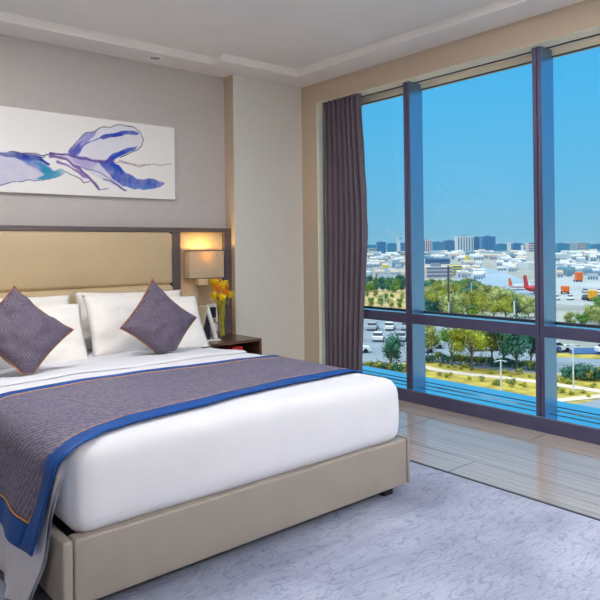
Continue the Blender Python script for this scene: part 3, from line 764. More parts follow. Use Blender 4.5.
for k, (r, g, b) in dict(car_white=(236, 236, 236), car_silver=(176, 184, 190), car_blue=(60, 96, 150), car_dark=(52, 58, 70), car_red=(170, 50, 46)).items(): c_(k, r, g, b, .3, .02)
c_('car_glass', 40, 52, 66, .1, .02); c_('tyre', 26, 26, 28, .9)
for k, (r, g, b) in dict(leaf_yellow=(160, 164, 50), leaf_green=(98, 140, 56), leaf_teal=(60, 116, 96), leaf_olive=(138, 146, 70), leaf_pale=(168, 176, 104)).items(): c_(k, r, g, b, .8, .35, 1.2)

def flat(name, pts, z, mat, th=.3):
    bm = BM(); prism(bm, pts, GZ - th, GZ + z); return struct(name, bm, mat)
bm = BM(); box(bm, -300, 9000, -5000, 8000, GZ - 1, GZ); struct('ground', bm, M['scrub_ground'])
flat('grass_verge', [(50.63, 54.1), (64.13, 49.98), (64.3, 42.78), (66.43, 35.36), (70.33, 29.15), (73.46, 23.81), (49.54, 14.96), (41.07, 30.81), (39.72, 42.38)], 0.06, M['dry_grass'])
flat('car_park', [(91.92, 98.46), (109.19, 86.14), (107.81, 70.65), (103.63, 56.57), (68.58, 35.01), (64.87, 43.18), (64.74, 50.47), (50.63, 54.1)], 0.1, M['asphalt'])
flat('side_road', [(78.45, 40.43), (81.41, 34.22), (85.4, 28.23), (74.62, 24.25), (72.67, 30.22), (69.17, 35.33)], 0.1, M['asphalt'])
flat('verge_strip', [(81.55, 42.13), (88.57, 29.41), (85.4, 28.23), (78.45, 40.43)], 0.08, M['dry_grass'])
flat('tan_field', [(157.23, 168.61), (178.77, 141.97), (109.19, 86.14), (94.79, 101.54)], 0.06, M['tan_field'])
flat('taxiway', [(424.44, 317.44), (436.26, 292.11), (325.55, 200.63), (214.82, 115.21), (157.05, 83.53), (200.06, 124.45), (240.04, 165.04), (275.03, 205.1)], 0.1, M['runway'])
flat('apron', [(572.74, 311.48), (603.6, 220.07), (156.88, 54.7), (154.27, 82.0)], 0.08, M['pale_apron'])
flat('near_road', [(46.05, 49.19), (49.31, 40.98), (45.94, 35.39), (53.38, 25.16), (59.21, 24.07), (64.32, 20.43), (33.87, 9.16), (27.19, 28.93)], 0.08, M['asphalt'])
def ribbon(name, pts, wid, z, mat):
    bm = BM(); pts = [Vector((p[0], p[1], 0)) for p in pts]; L, R_ = [], []
    for i, p in enumerate(pts):
        d = (pts[min(i + 1, len(pts) - 1)] - pts[max(i - 1, 0)]).normalized(); n = Vector((-d.y, d.x, 0)) * wid / 2
        L.append((p.x + n.x, p.y + n.y)); R_.append((p.x - n.x, p.y - n.y))
    prism(bm, L + R_[::-1], GZ - .2, GZ + z); return struct(name, bm, mat)
ribbon('footpath', [(59.84, 50.51), (60.15, 46.79), (59.74, 43.97), (60.29, 39.99), (61.46, 36.04), (62.01, 32.85), (62.42, 28.2), (62.45, 25.55), (63.17, 20.93)], 1.5, 0.16, M['pale_path'])
ribbon('kerb_path', [(53.08, 27.03), (55.79, 26.42), (58.0, 25.49), (60.26, 24.54), (65.43, 21.8)], 1.2, 0.16, M['pale_path'])

# ---- trees: a few kinds, then copies
def tree_kind(name, leafmat, h, cw, seed, trunk_frac=.4, leaves=620, lab='', grp=None, leaf=.16):
    q = random.Random(seed); t = thing(name, lab, 'tree' if name == 'tree' else 'shrub', (0, 0, 0), 0, grp)
    bm = BM()
    zt = h * trunk_frac
    tube(bm, [(0, 0, 0), (.04 * h * .1, 0, zt * .5), (0, .03, zt), (.05, 0, h * .75)], [.028 * h, .022 * h, .017 * h, .006 * h], 7)
    blobs = []
    for k in range(11):
        a = q.uniform(0, 2 * PI); z = zt + (h - zt) * q.uniform(.22, .86); s_ = math.sin(PI * min(1, max(.12, (z - zt * .7) / (h - zt * .7)))) ** .6
        r = cw * .30 * q.uniform(.5, 1) * s_
        c = Vector((r * math.cos(a), r * math.sin(a), z)); blobs.append((c, cw * q.uniform(.17, .26)))
        tube(bm, [(0, 0, zt * q.uniform(.75, 1.1)), tuple(c * .6 + Vector((0, 0, zt * .4))), tuple(c)], [.011 * h, .007 * h, .003 * h], 5)
    obj('trunk', bm, M['bark'], t, local=True)
    bm = BM()
    for c, r in blobs:
        ico = bmesh.ops.create_icosphere(bm, subdivisions=2, radius=r * .5, matrix=Matrix.Translation(c))
        for v in ico['verts']: v.co += (v.co - c) * noise(v.co * 2.2) * .7
        for _ in range(leaves // 11):
            u = q.uniform(-1, 1); a = q.uniform(0, 2 * PI); w = math.sqrt(1 - u * u); rr = r * q.uniform(.45, 1.2)
            p = c + Vector((w * math.cos(a), w * math.sin(a), u)) * rr
            e1 = Vector((q.gauss(0, 1), q.gauss(0, 1), q.gauss(0, 1))).normalized(); e2 = e1.orthogonal().normalized()
            s = leaf * q.uniform(.6, 1.2)
            bm.faces.new([bm.verts.new(p + e1 * s), bm.verts.new(p + e2 * s * .5), bm.verts.new(p - e1 * s), bm.verts.new(p - e2 * s * .5)])
    obj('crown', bm, M[leafmat], t, local=True)
    return t
KINDS = {}
used = set()
def plant(key, d, l, scale, lab, grp, rz):
    if key not in KINDS:
        nm, mat, h, cw, tf, lf = {'yellow': ('tree', 'leaf_yellow', 6, 5.6, .3, .17), 'belt_yellow': ('tree', 'leaf_yellow', 6, 7.5, .1, .24), 'belt_green': ('tree', 'leaf_green', 6, 7.5, .1, .24), 'belt_olive': ('tree', 'leaf_olive', 6, 7, .1, .24), 'belt_teal': ('tree', 'leaf_teal', 6, 7, .1, .24), 'belt_pale': ('tree', 'leaf_pale', 6, 7, .1, .24), 'green': ('tree', 'leaf_green', 6, 5.0, .26, .2), 'teal': ('tree', 'leaf_teal', 6, 5.2, .22, .2),
                                  'olive': ('tree', 'leaf_olive', 6, 4.4, .38, .2), 'pale': ('tree', 'leaf_pale', 6, 4.6, .3, .2),
                                  'shrub_green': ('shrub', 'leaf_teal', 1.2, 1.6, .1, .1), 'shrub_yellow': ('shrub', 'leaf_yellow', 1.0, 1.6, .1, .1), 'shrub_olive': ('shrub', 'leaf_olive', 1.5, 2.0, .1, .1)}[key]
        KINDS[key] = tree_kind(nm, mat, h, cw, len(KINDS) + 3, tf, 1500 if nm == 'tree' else 260, lab, grp, lf)
    r = KINDS[key]
    if key in used: r = dup(r, site(d, l), rz, scale, lab, grp)
    else:
        used.add(key); r.location = site(d, l); r.rotation_euler = (0, 0, rz); r.scale = (scale,) * 3; r['label'] = lab
        if grp: r['group'] = grp
    if not grp and 'group' in r: del r['group']
    return r
TREES = [
    ('yellow', 78.9, 21.07, 1.13, 'yellow-green tree standing by the footpath in the middle of the window', None),
    ('teal', 79.18, 26.73, 1.08, 'bushy blue-green tree by the footpath just left of the right mullion', None),
    ('teal', 79.53, 11.09, 0.73, 'small thin-trunked tree in the car park behind the left pane', None),
    ('olive', 85.47, 16.95, 0.85, 'slender tree beside the car park close to the left mullion', None),
    ('teal', 81.04, 29.14, 1.02, 'blue-green tree standing half behind the right mullion', None),
    ('teal', 81.94, 26.0, 0.92, 'blue-green tree behind the white lamppost in the middle pane', None),
    ('green', 82.38, 19.43, 0.86, 'green tree standing behind the yellow-green tree, to its left', None),
    ('olive', 81.36, 24.29, 0.96, 'olive tree between the yellow-green and the blue-green tree', None),
    ('belt_green', 269.66, 69.34, 0.36, 'dark green tree in the dense belt behind the middle pane', 'dark green trees in the belt'),
    ('belt_green', 257.49, 50.22, 0.4, 'dark green tree in the dense belt behind the middle pane', 'dark green trees in the belt'),
    ('belt_olive', 243.68, 49.95, 0.55, 'olive tree in the dense belt behind the middle pane', 'olive trees in the belt'),
    ('belt_olive', 253.03, 55.26, 0.43, 'olive tree in the dense belt behind the middle pane', 'olive trees in the belt'),
    ('belt_olive', 237.58, 54.7, 0.47, 'olive tree in the dense belt behind the middle pane', 'olive trees in the belt'),
    ('belt_green', 252.99, 61.44, 0.41, 'dark green tree in the dense belt behind the middle pane', 'dark green trees in the belt'),
    ('belt_teal', 238.69, 60.18, 0.51, 'blue-green tree in the dense belt behind the middle pane', 'blue-green trees in the belt'),
    ('belt_olive', 237.85, 62.54, 0.61, 'olive tree in the dense belt behind the middle pane', 'olive trees in the belt'),
    ('belt_green', 242.18, 67.16, 0.43, 'dark green tree in the dense belt behind the middle pane', 'dark green trees in the belt'),
    ('belt_green', 232.59, 45.27, 0.5, 'dark green tree in the dense belt behind the middle pane', 'dark green trees in the belt'),
    ('belt_teal', 226.31, 47.22, 0.68, 'blue-green tree in the dense belt behind the middle pane', 'blue-green trees in the belt'),
    ('belt_green', 223.8, 49.53, 0.5, 'dark green tree in the dense belt behind the middle pane', 'dark green trees in the belt'),
    ('belt_teal', 224.0, 51.97, 0.75, 'blue-green tree in the dense belt behind the middle pane', 'blue-green trees in the belt'),
    ('belt_green', 226.56, 55.59, 0.5, 'dark green tree in the dense belt behind the middle pane', 'dark green trees in the belt'),
    ('belt_green', 229.34, 59.5, 0.67, 'dark green tree in the dense belt behind the middle pane', 'dark green trees in the belt'),
    ('belt_teal', 227.2, 61.29, 0.66, 'blue-green tree in the dense belt behind the middle pane', 'blue-green trees in the belt'),
    ('belt_olive', 227.91, 64.97, 0.35, 'olive tree in the dense belt behind the middle pane', 'olive trees in the belt'),
    ('belt_teal', 199.59, 39.3, 0.82, 'blue-green tree in the dense belt behind the middle pane', 'blue-green trees in the belt'),
    ('belt_yellow', 207.35, 44.24, 0.7, 'yellow-green tree in the dense belt behind the middle pane', 'yellow-green trees in the belt'),
    ('belt_pale', 202.34, 46.11, 0.72, 'pale green tree in the dense belt behind the middle pane', 'pale green trees in the belt'),
    ('belt_olive', 205.68, 49.2, 0.58, 'olive tree in the dense belt behind the middle pane', 'olive trees in the belt'),
    ('belt_yellow', 197.24, 50.34, 0.67, 'yellow-green tree in the dense belt behind the middle pane', 'yellow-green trees in the belt'),
    ('belt_pale', 200.04, 54.05, 0.69, 'pale green tree in the dense belt behind the middle pane', 'pale green trees in the belt'),
    ('belt_pale', 196.16, 55.23, 0.56, 'pale green tree in the dense belt behind the middle pane', 'pale green trees in the belt'),
    ('belt_yellow', 204.76, 59.99, 0.5, 'yellow-green tree in the dense belt behind the middle pane', 'yellow-green trees in the belt'),
    ('belt_olive', 197.0, 60.43, 0.5, 'olive tree in the dense belt behind the middle pane', 'olive trees in the belt'),
    ('belt_olive', 185.9, 37.46, 0.59, 'olive tree in the dense belt behind the middle pane', 'olive trees in the belt'),
    ('belt_olive', 178.93, 39.1, 0.76, 'olive tree in the dense belt behind the middle pane', 'olive trees in the belt'),
    ('belt_green', 185.99, 43.81, 0.69, 'dark green tree in the dense belt behind the middle pane', 'dark green trees in the belt'),
    ('belt_yellow', 182.72, 46.14, 0.71, 'yellow-green tree in the dense belt behind the middle pane', 'yellow-green trees in the belt'),
    ('belt_teal', 177.81, 47.34, 0.84, 'blue-green tree in the dense belt behind the middle pane', 'blue-green trees in the belt'),
    ('belt_pale', 177.57, 49.72, 0.63, 'pale green tree in the dense belt behind the middle pane', 'pale green trees in the belt'),
    ('belt_olive', 178.43, 52.1, 0.72, 'olive tree in the dense belt behind the middle pane', 'olive trees in the belt'),
    ('belt_teal', 179.45, 55.25, 0.45, 'blue-green tree in the dense belt behind the middle pane', 'blue-green trees in the belt'),
    ('belt_green', 184.54, 59.52, 0.48, 'dark green tree in the dense belt behind the middle pane', 'dark green trees in the belt'),
    ('belt_pale', 169.73, 33.37, 0.78, 'pale green tree in the dense belt behind the middle pane', 'pale green trees in the belt'),
    ('belt_green', 166.79, 35.69, 0.73, 'dark green tree in the dense belt behind the middle pane', 'dark green trees in the belt'),
    ('belt_yellow', 164.18, 37.63, 0.82, 'yellow-green tree in the dense belt behind the middle pane', 'yellow-green trees in the belt'),
    ('belt_teal', 163.02, 39.88, 0.67, 'blue-green tree in the dense belt behind the middle pane', 'blue-green trees in the belt'),
    ('belt_teal', 164.89, 42.92, 0.82, 'blue-green tree in the dense belt behind the middle pane', 'blue-green trees in the belt'),
    ('belt_olive', 164.31, 45.46, 0.7, 'olive tree in the dense belt behind the middle pane', 'olive trees in the belt'),
    ('belt_yellow', 163.98, 47.95, 0.61, 'yellow-green tree in the dense belt behind the middle pane', 'yellow-green trees in the belt'),
    ('belt_yellow', 162.39, 50.5, 0.83, 'yellow-green tree in the dense belt behind the middle pane', 'yellow-green trees in the belt'),
    ('belt_olive', 161.28, 52.41, 0.51, 'olive tree in the dense belt behind the middle pane', 'olive trees in the belt'),
    ('belt_yellow', 161.82, 55.22, 0.39, 'yellow-green tree in the dense belt behind the middle pane', 'yellow-green trees in the belt'),
    ('belt_teal', 165.04, 59.37, 0.34, 'blue-green tree in the dense belt behind the middle pane', 'blue-green trees in the belt'),
    ('belt_yellow', 157.56, 31.56, 0.71, 'yellow-green tree in the dense belt behind the middle pane', 'yellow-green trees in the belt'),
    ('belt_pale', 156.38, 34.33, 0.59, 'pale green tree in the dense belt behind the middle pane', 'pale green trees in the belt'),
    ('belt_teal', 153.23, 36.7, 0.75, 'blue-green tree in the dense belt behind the middle pane', 'blue-green trees in the belt'),
    ('belt_yellow', 153.03, 39.77, 0.83, 'yellow-green tree in the dense belt behind the middle pane', 'yellow-green trees in the belt'),
    ('belt_yellow', 153.06, 42.69, 0.72, 'yellow-green tree in the dense belt behind the middle pane', 'yellow-green trees in the belt'),
    ('belt_pale', 154.72, 45.87, 0.7, 'pale green tree in the dense belt behind the middle pane', 'pale green trees in the belt'),
    ('belt_pale', 150.81, 47.02, 0.84, 'pale green tree in the dense belt behind the middle pane', 'pale green trees in the belt'),
    ('belt_pale', 149.31, 48.78, 0.84, 'pale green tree in the dense belt behind the middle pane', 'pale green trees in the belt'),
    ('belt_yellow', 151.48, 51.83, 0.67, 'yellow-green tree in the dense belt behind the middle pane', 'yellow-green trees in the belt'),
    ('belt_yellow', 150.41, 54.04, 0.56, 'yellow-green tree in the dense belt behind the middle pane', 'yellow-green trees in the belt'),
    ('belt_teal', 140.59, 27.91, 0.67, 'blue-green tree in the dense belt behind the middle pane', 'blue-green trees in the belt'),
    ('belt_teal', 140.72, 30.28, 0.59, 'blue-green tree in the dense belt behind the middle pane', 'blue-green trees in the belt'),
    ('belt_pale', 137.64, 32.58, 0.83, 'pale green tree in the dense belt behind the middle pane', 'pale green trees in the belt'),
    ('belt_olive', 141.83, 35.99, 0.74, 'olive tree in the dense belt behind the middle pane', 'olive trees in the belt'),
    ('belt_green', 138.06, 37.17, 0.56, 'dark green tree in the dense belt behind the middle pane', 'dark green trees in the belt'),
    ('belt_yellow', 142.44, 40.59, 0.64, 'yellow-green tree in the dense belt behind the middle pane', 'yellow-green trees in the belt'),
    ('belt_yellow', 138.49, 41.85, 0.58, 'yellow-green tree in the dense belt behind the middle pane', 'yellow-green trees in the belt'),
    ('belt_yellow', 136.86, 43.97, 0.74, 'yellow-green tree in the dense belt behind the middle pane', 'yellow-green trees in the belt'),
    ('belt_teal', 138.48, 46.71, 0.68, 'blue-green tree in the dense belt behind the middle pane', 'blue-green trees in the belt'),
    ('belt_pale', 136.48, 48.69, 0.73, 'pale green tree in the dense belt behind the middle pane', 'pale green trees in the belt'),
    ('belt_pale', 137.35, 51.22, 0.44, 'pale green tree in the dense belt behind the middle pane', 'pale green trees in the belt'),
    ('belt_green', 137.62, 53.54, 0.44, 'dark green tree in the dense belt behind the middle pane', 'dark green trees in the belt'),
    ('belt_green', 270.95, 24.21, 0.7, 'dark green tree in the hedge-like row behind the left pane', 'dark green trees behind the left pane'),
    ('belt_teal', 276.96, 27.19, 0.55, 'blue-green tree in the hedge-like row behind the left pane', 'blue-green trees behind the left pane'),
    ('belt_teal', 267.64, 29.21, 0.7, 'blue-green tree in the hedge-like row behind the left pane', 'blue-green trees behind the left pane'),
    ('belt_green', 279.36, 32.8, 0.52, 'dark green tree in the hedge-like row behind the left pane', 'dark green trees behind the left pane'),
    ('belt_teal', 273.52, 34.96, 0.53, 'blue-green tree in the hedge-like row behind the left pane', 'blue-green trees behind the left pane'),
    ('belt_teal', 269.02, 36.83, 0.52, 'blue-green tree in the hedge-like row behind the left pane', 'blue-green trees behind the left pane'),
    ('belt_green', 273.38, 40.06, 0.53, 'dark green tree in the hedge-like row behind the left pane', 'dark green trees behind the left pane'),
    ('belt_teal', 266.86, 41.62, 0.72, 'blue-green tree in the hedge-like row behind the left pane', 'blue-green trees behind the left pane'),
    ('belt_green', 265.62, 44.2, 0.52, 'dark green tree in the hedge-like row behind the left pane', 'dark green trees behind the left pane'),
    ('belt_teal', 268.84, 46.87, 0.7, 'blue-green tree in the hedge-like row behind the left pane', 'blue-green trees behind the left pane'),
    ('belt_teal', 250.79, 22.59, 0.54, 'blue-green tree in the hedge-like row behind the left pane', 'blue-green trees behind the left pane'),
    ('belt_teal', 240.42, 24.16, 0.52, 'blue-green tree in the hedge-like row behind the left pane', 'blue-green trees behind the left pane'),
    ('belt_green', 240.51, 26.1, 0.52, 'dark green tree in the hedge-like row behind the left pane', 'dark green trees behind the left pane'),
    ('belt_green', 246.93, 28.81, 0.61, 'dark green tree in the hedge-like row behind the left pane', 'dark green trees behind the left pane'),
    ('belt_teal', 243.9, 30.7, 0.64, 'blue-green tree in the hedge-like row behind the left pane', 'blue-green trees behind the left pane'),
    ('belt_green', 248.48, 33.26, 0.6, 'dark green tree in the hedge-like row behind the left pane', 'dark green trees behind the left pane'),
    ('belt_teal', 245.43, 35.34, 0.63, 'blue-green tree in the hedge-like row behind the left pane', 'blue-green trees behind the left pane'),
    ('belt_green', 240.38, 36.56, 0.7, 'dark green tree in the hedge-like row behind the left pane', 'dark green trees behind the left pane'),
    ('belt_teal', 240.94, 39.14, 0.71, 'blue-green tree in the hedge-like row behind the left pane', 'blue-green trees behind the left pane'),
    ('belt_teal', 246.73, 42.46, 0.72, 'blue-green tree in the hedge-like row behind the left pane', 'blue-green trees behind the left pane'),
    ('belt_teal', 226.71, 20.63, 0.66, 'blue-green tree in the hedge-like row behind the left pane', 'blue-green trees behind the left pane'),
    ('belt_green', 220.61, 22.34, 0.53, 'dark green tree in the hedge-like row behind the left pane', 'dark green trees behind the left pane'),
    ('belt_green', 223.04, 24.56, 0.67, 'dark green tree in the hedge-like row behind the left pane', 'dark green trees behind the left pane'),
    ('belt_teal', 223.99, 26.96, 0.54, 'blue-green tree in the hedge-like row behind the left pane', 'blue-green trees behind the left pane'),
    ('belt_teal', 224.64, 29.36, 0.5, 'blue-green tree in the hedge-like row behind the left pane', 'blue-green trees behind the left pane'),
    ('belt_teal', 220.87, 30.84, 0.51, 'blue-green tree in the hedge-like row behind the left pane', 'blue-green trees behind the left pane'),
    ('belt_green', 217.37, 32.24, 0.57, 'dark green tree in the hedge-like row behind the left pane', 'dark green trees behind the left pane'),
    ('belt_teal', 220.84, 34.94, 0.52, 'blue-green tree in the hedge-like row behind the left pane', 'blue-green trees behind the left pane'),
    ('belt_teal', 221.19, 37.09, 0.65, 'blue-green tree in the hedge-like row behind the left pane', 'blue-green trees behind the left pane'),
    ('belt_teal', 216.09, 38.44, 0.53, 'blue-green tree in the hedge-like row behind the left pane', 'blue-green trees behind the left pane'),
    ('belt_olive', 201.32, 18.59, 0.32, 'olive low tree scattered on the dry field behind the left pane', 'olive low trees on the dry field'),
    ('belt_olive', 201.64, 20.92, 0.25, 'olive low tree scattered on the dry field behind the left pane', 'olive low trees on the dry field'),
    ('belt_olive', 199.9, 23.33, 0.34, 'olive low tree scattered on the dry field behind the left pane', 'olive low trees on the dry field'),
    ('belt_green', 188.79, 24.84, 0.39, 'dark green low tree scattered on the dry field behind the left pane', 'dark green low trees on the dry field'),
    ('belt_green', 196.36, 28.16, 0.26, 'dark green low tree scattered on the dry field behind the left pane', 'dark green low trees on the dry field'),
    ('belt_pale', 191.07, 30.38, 0.32, 'pale green low tree scattered on the dry field behind the left pane', 'pale green low trees on the dry field'),
    ('belt_pale', 196.24, 34.8, 0.4, 'pale green low tree scattered on the dry field behind the left pane', 'pale green low trees on the dry field'),
    ('belt_olive', 177.69, 16.99, 0.41, 'olive low tree scattered on the dry field behind the left pane', 'olive low trees on the dry field'),
    ('belt_green', 178.23, 19.59, 0.3, 'dark green low tree scattered on the dry field behind the left pane', 'dark green low trees on the dry field'),
    ('belt_olive', 178.41, 22.31, 0.35, 'olive low tree scattered on the dry field behind the left pane', 'olive low trees on the dry field'),
    ('belt_olive', 175.11, 24.2, 0.25, 'olive low tree scattered on the dry field behind the left pane', 'olive low trees on the dry field'),
    ('belt_green', 176.34, 27.37, 0.28, 'dark green low tree scattered on the dry field behind the left pane', 'dark green low trees on the dry field'),
    ('belt_olive', 178.43, 30.71, 0.38, 'olive low tree scattered on the dry field behind the left pane', 'olive low trees on the dry field'),
    ('belt_olive', 158.83, 14.56, 0.26, 'olive low tree scattered on the dry field behind the left pane', 'olive low trees on the dry field'),
    ('belt_olive', 164.42, 18.05, 0.29, 'olive low tree scattered on the dry field behind the left pane', 'olive low trees on the dry field'),
    ('belt_pale', 168.4, 21.33, 0.41, 'pale green low tree scattered on the dry field behind the left pane', 'pale green low trees on the dry field'),
    ('belt_pale', 163.28, 23.39, 0.35, 'pale green low tree scattered on the dry field behind the left pane', 'pale green low trees on the dry field'),
    ('belt_olive', 161.35, 25.03, 0.27, 'olive low tree scattered on the dry field behind the left pane', 'olive low trees on the dry field'),
    ('belt_pale', 163.87, 28.33, 0.27, 'pale green low tree scattered on the dry field behind the left pane', 'pale green low trees on the dry field'),
    ('belt_green', 153.54, 72.23, 0.59, 'dark green tree on the slope behind the right pane', 'dark green trees behind the right pane'),
    ('belt_green', 156.08, 76.11, 0.48, 'dark green tree on the slope behind the right pane', 'dark green trees behind the right pane'),
    ('belt_olive', 153.18, 76.9, 0.42, 'olive tree on the slope behind the right pane', 'olive trees behind the right pane'),
    ('belt_green', 142.58, 67.32, 0.57, 'dark green tree on the slope behind the right pane', 'dark green trees behind the right pane'),
    ('belt_olive', 146.13, 70.86, 0.41, 'olive tree on the slope behind the right pane', 'olive trees behind the right pane'),
    ('belt_green', 146.11, 72.71, 0.49, 'dark green tree on the slope behind the right pane', 'dark green trees behind the right pane'),
    ('belt_pale', 134.12, 60.65, 0.44, 'pale green tree on the slope behind the right pane', 'pale green trees behind the right pane'),
    ('belt_green', 133.03, 62.11, 0.56, 'dark green tree on the slope behind the right pane', 'dark green trees behind the right pane'),
    ('belt_green', 135.6, 65.08, 0.46, 'dark green tree on the slope behind the right pane', 'dark green trees behind the right pane'),
    ('belt_green', 133.36, 66.29, 0.44, 'dark green tree on the slope behind the right pane', 'dark green trees behind the right pane'),
    ('belt_olive', 122.02, 51.55, 0.42, 'olive tree on the slope behind the right pane', 'olive trees behind the right pane'),
    ('belt_green', 122.82, 54.01, 0.46, 'dark green tree on the slope behind the right pane', 'dark green trees behind the right pane'),
    ('belt_olive', 127.29, 57.88, 0.37, 'olive tree on the slope behind the right pane', 'olive trees behind the right pane'),
    ('belt_pale', 124.11, 58.04, 0.55, 'pale green tree on the slope behind the right pane', 'pale green trees behind the right pane'),
    ('belt_green', 122.31, 59.09, 0.37, 'dark green tree on the slope behind the right pane', 'dark green trees behind the right pane'),
    ('belt_green', 123.14, 61.2, 0.52, 'dark green tree on the slope behind the right pane', 'dark green trees behind the right pane'),
    ('shrub_olive', 78.92, 5.44, 0.9, 'olive shrub in the hedge along the car park edge', 'olive hedge shrubs'),
    ('shrub_green', 78.88, 6.21, 0.91, 'blue-green shrub in the hedge along the car park edge', 'blue-green hedge shrubs'),
    ('shrub_green', 78.83, 6.94, 1.07, 'blue-green shrub in the hedge along the car park edge', 'blue-green hedge shrubs'),
    ('shrub_green', 78.79, 7.57, 0.97, 'blue-green shrub in the hedge along the car park edge', 'blue-green hedge shrubs'),
    ('shrub_olive', 78.74, 8.35, 1.07, 'olive shrub in the hedge along the car park edge', 'olive hedge shrubs'),
    ('shrub_green', 78.7, 9.01, 0.94, 'blue-green shrub in the hedge along the car park edge', 'blue-green hedge shrubs'),
    ('shrub_olive', 78.66, 9.61, 1.07, 'olive shrub in the hedge along the car park edge', 'olive hedge shrubs'),
    ('shrub_green', 78.62, 10.22, 1.05, 'blue-green shrub in the hedge along the car park edge', 'blue-green hedge shrubs'),
    ('shrub_olive', 78.59, 10.78, 0.92, 'olive shrub in the hedge along the car park edge', 'olive hedge shrubs'),
    ('shrub_green', 78.55, 11.42, 1.02, 'blue-green shrub in the hedge along the car park edge', 'blue-green hedge shrubs'),
    ('shrub_green', 78.51, 12.06, 0.96, 'blue-green shrub in the hedge along the car park edge', 'blue-green hedge shrubs'),
    ('shrub_olive', 78.46, 12.81, 0.85, 'olive shrub in the hedge along the car park edge', 'olive hedge shrubs'),
    ('shrub_green', 85.3, 14.57, 1.04, 'blue-green shrub in the hedge along the car park edge', 'blue-green hedge shrubs'),
    ('shrub_green', 85.61, 15.29, 0.97, 'blue-green shrub in the hedge along the car park edge', 'blue-green hedge shrubs'),
    ('shrub_green', 85.02, 16.04, 0.82, 'blue-green shrub in the hedge along the car park edge', 'blue-green hedge shrubs'),
    ('shrub_green', 84.85, 16.75, 0.9, 'blue-green shrub in the hedge along the car park edge', 'blue-green hedge shrubs'),
    ('shrub_green', 85.41, 17.53, 0.83, 'blue-green shrub in the hedge along the car park edge', 'blue-green hedge shrubs'),
    ('shrub_olive', 85.32, 18.29, 1.04, 'olive shrub in the hedge along the car park edge', 'olive hedge shrubs'),
    ('shrub_green', 84.55, 18.83, 1.03, 'blue-green shrub in the hedge along the car park edge', 'blue-green hedge shrubs'),
    ('shrub_green', 84.11, 19.46, 0.91, 'blue-green shrub in the hedge along the car park edge', 'blue-green hedge shrubs'),
    ('shrub_green', 84.05, 20.25, 0.95, 'blue-green shrub in the hedge along the car park edge', 'blue-green hedge shrubs'),
    ('shrub_olive', 83.33, 20.8, 0.99, 'olive shrub in the hedge along the car park edge', 'olive hedge shrubs'),
    ('shrub_olive', 82.99, 21.31, 0.9, 'olive shrub in the hedge along the car park edge', 'olive hedge shrubs'),
    ('shrub_green', 83.0, 21.9, 1.07, 'blue-green shrub in the hedge along the car park edge', 'blue-green hedge shrubs'),
    ('shrub_olive', 82.34, 22.56, 0.91, 'olive shrub in the hedge along the car park edge', 'olive hedge shrubs'),
    ('shrub_green', 82.48, 23.18, 1.07, 'blue-green shrub in the hedge along the car park edge', 'blue-green hedge shrubs'),
    ('shrub_olive', 82.1, 23.71, 0.91, 'olive shrub in the hedge along the car park edge', 'olive hedge shrubs'),
    ('shrub_green', 81.74, 24.23, 0.96, 'blue-green shrub in the hedge along the car park edge', 'blue-green hedge shrubs'),
    ('shrub_green', 80.86, 24.6, 0.89, 'blue-green shrub in the hedge along the car park edge', 'blue-green hedge shrubs'),
    ('shrub_green', 80.74, 25.17, 1.07, 'blue-green shrub in the hedge along the car park edge', 'blue-green hedge shrubs'),
    ('shrub_green', 80.86, 25.96, 1.07, 'blue-green shrub in the hedge along the car park edge', 'blue-green hedge shrubs'),
    ('shrub_green', 80.49, 26.42, 0.91, 'blue-green shrub in the hedge along the car park edge', 'blue-green hedge shrubs'),
    ('shrub_green', 79.74, 26.88, 0.98, 'blue-green shrub in the hedge along the car park edge', 'blue-green hedge shrubs'),
    ('shrub_green', 79.75, 27.51, 0.92, 'blue-green shrub in the hedge along the car park edge', 'blue-green hedge shrubs'),
    ('shrub_olive', 78.78, 27.95, 0.96, 'olive shrub in the hedge along the car park edge', 'olive hedge shrubs'),
    ('shrub_green', 78.75, 28.69, 0.95, 'blue-green shrub in the hedge along the car park edge', 'blue-green hedge shrubs'),
    ('shrub_olive', 78.07, 29.09, 0.96, 'olive shrub in the hedge along the car park edge', 'olive hedge shrubs'),
    ('shrub_green', 78.03, 29.86, 0.92, 'blue-green shrub in the hedge along the car park edge', 'blue-green hedge shrubs'),
    ('shrub_yellow', 80.94, 20.67, 0.59, 'yellow-green low shrub in the dry grass beside the footpath', 'yellow-green low shrubs by the footpath'),
    ('shrub_yellow', 65.41, 27.67, 0.51, 'yellow-green low shrub in the dry grass beside the footpath', 'yellow-green low shrubs by the footpath'),
    ('shrub_yellow', 80.75, 21.09, 0.46, 'yellow-green low shrub in the dry grass beside the footpath', 'yellow-green low shrubs by the footpath'),
    ('shrub_yellow', 73.38, 19.34, 0.45, 'yellow-green low shrub in the dry grass beside the footpath', 'yellow-green low shrubs by the footpath'),
    ('shrub_olive', 70.52, 29.38, 0.38, 'olive low shrub in the dry grass beside the footpath', 'olive low shrubs by the footpath'),
    ('shrub_yellow', 66.56, 27.13, 0.39, 'yellow-green low shrub in the dry grass beside the footpath', 'yellow-green low shrubs by the footpath'),
    ('shrub_yellow', 70.43, 29.31, 0.56, 'yellow-green low shrub in the dry grass beside the footpath', 'yellow-green low shrubs by the footpath'),
    ('shrub_olive', 76.01, 16.41, 0.37, 'olive low shrub in the dry grass beside the footpath', 'olive low shrubs by the footpath'),
    ('shrub_olive', 70.98, 23.53, 0.5, 'olive low shrub in the dry grass beside the footpath', 'olive low shrubs by the footpath'),
    ('shrub_yellow', 65.99, 29.12, 0.45, 'yellow-green low shrub in the dry grass beside the footpath', 'yellow-green low shrubs by the footpath'),
    ('shrub_yellow', 69.51, 31.89, 0.4, 'yellow-green low shrub in the dry grass beside the footpath', 'yellow-green low shrubs by the footpath'),
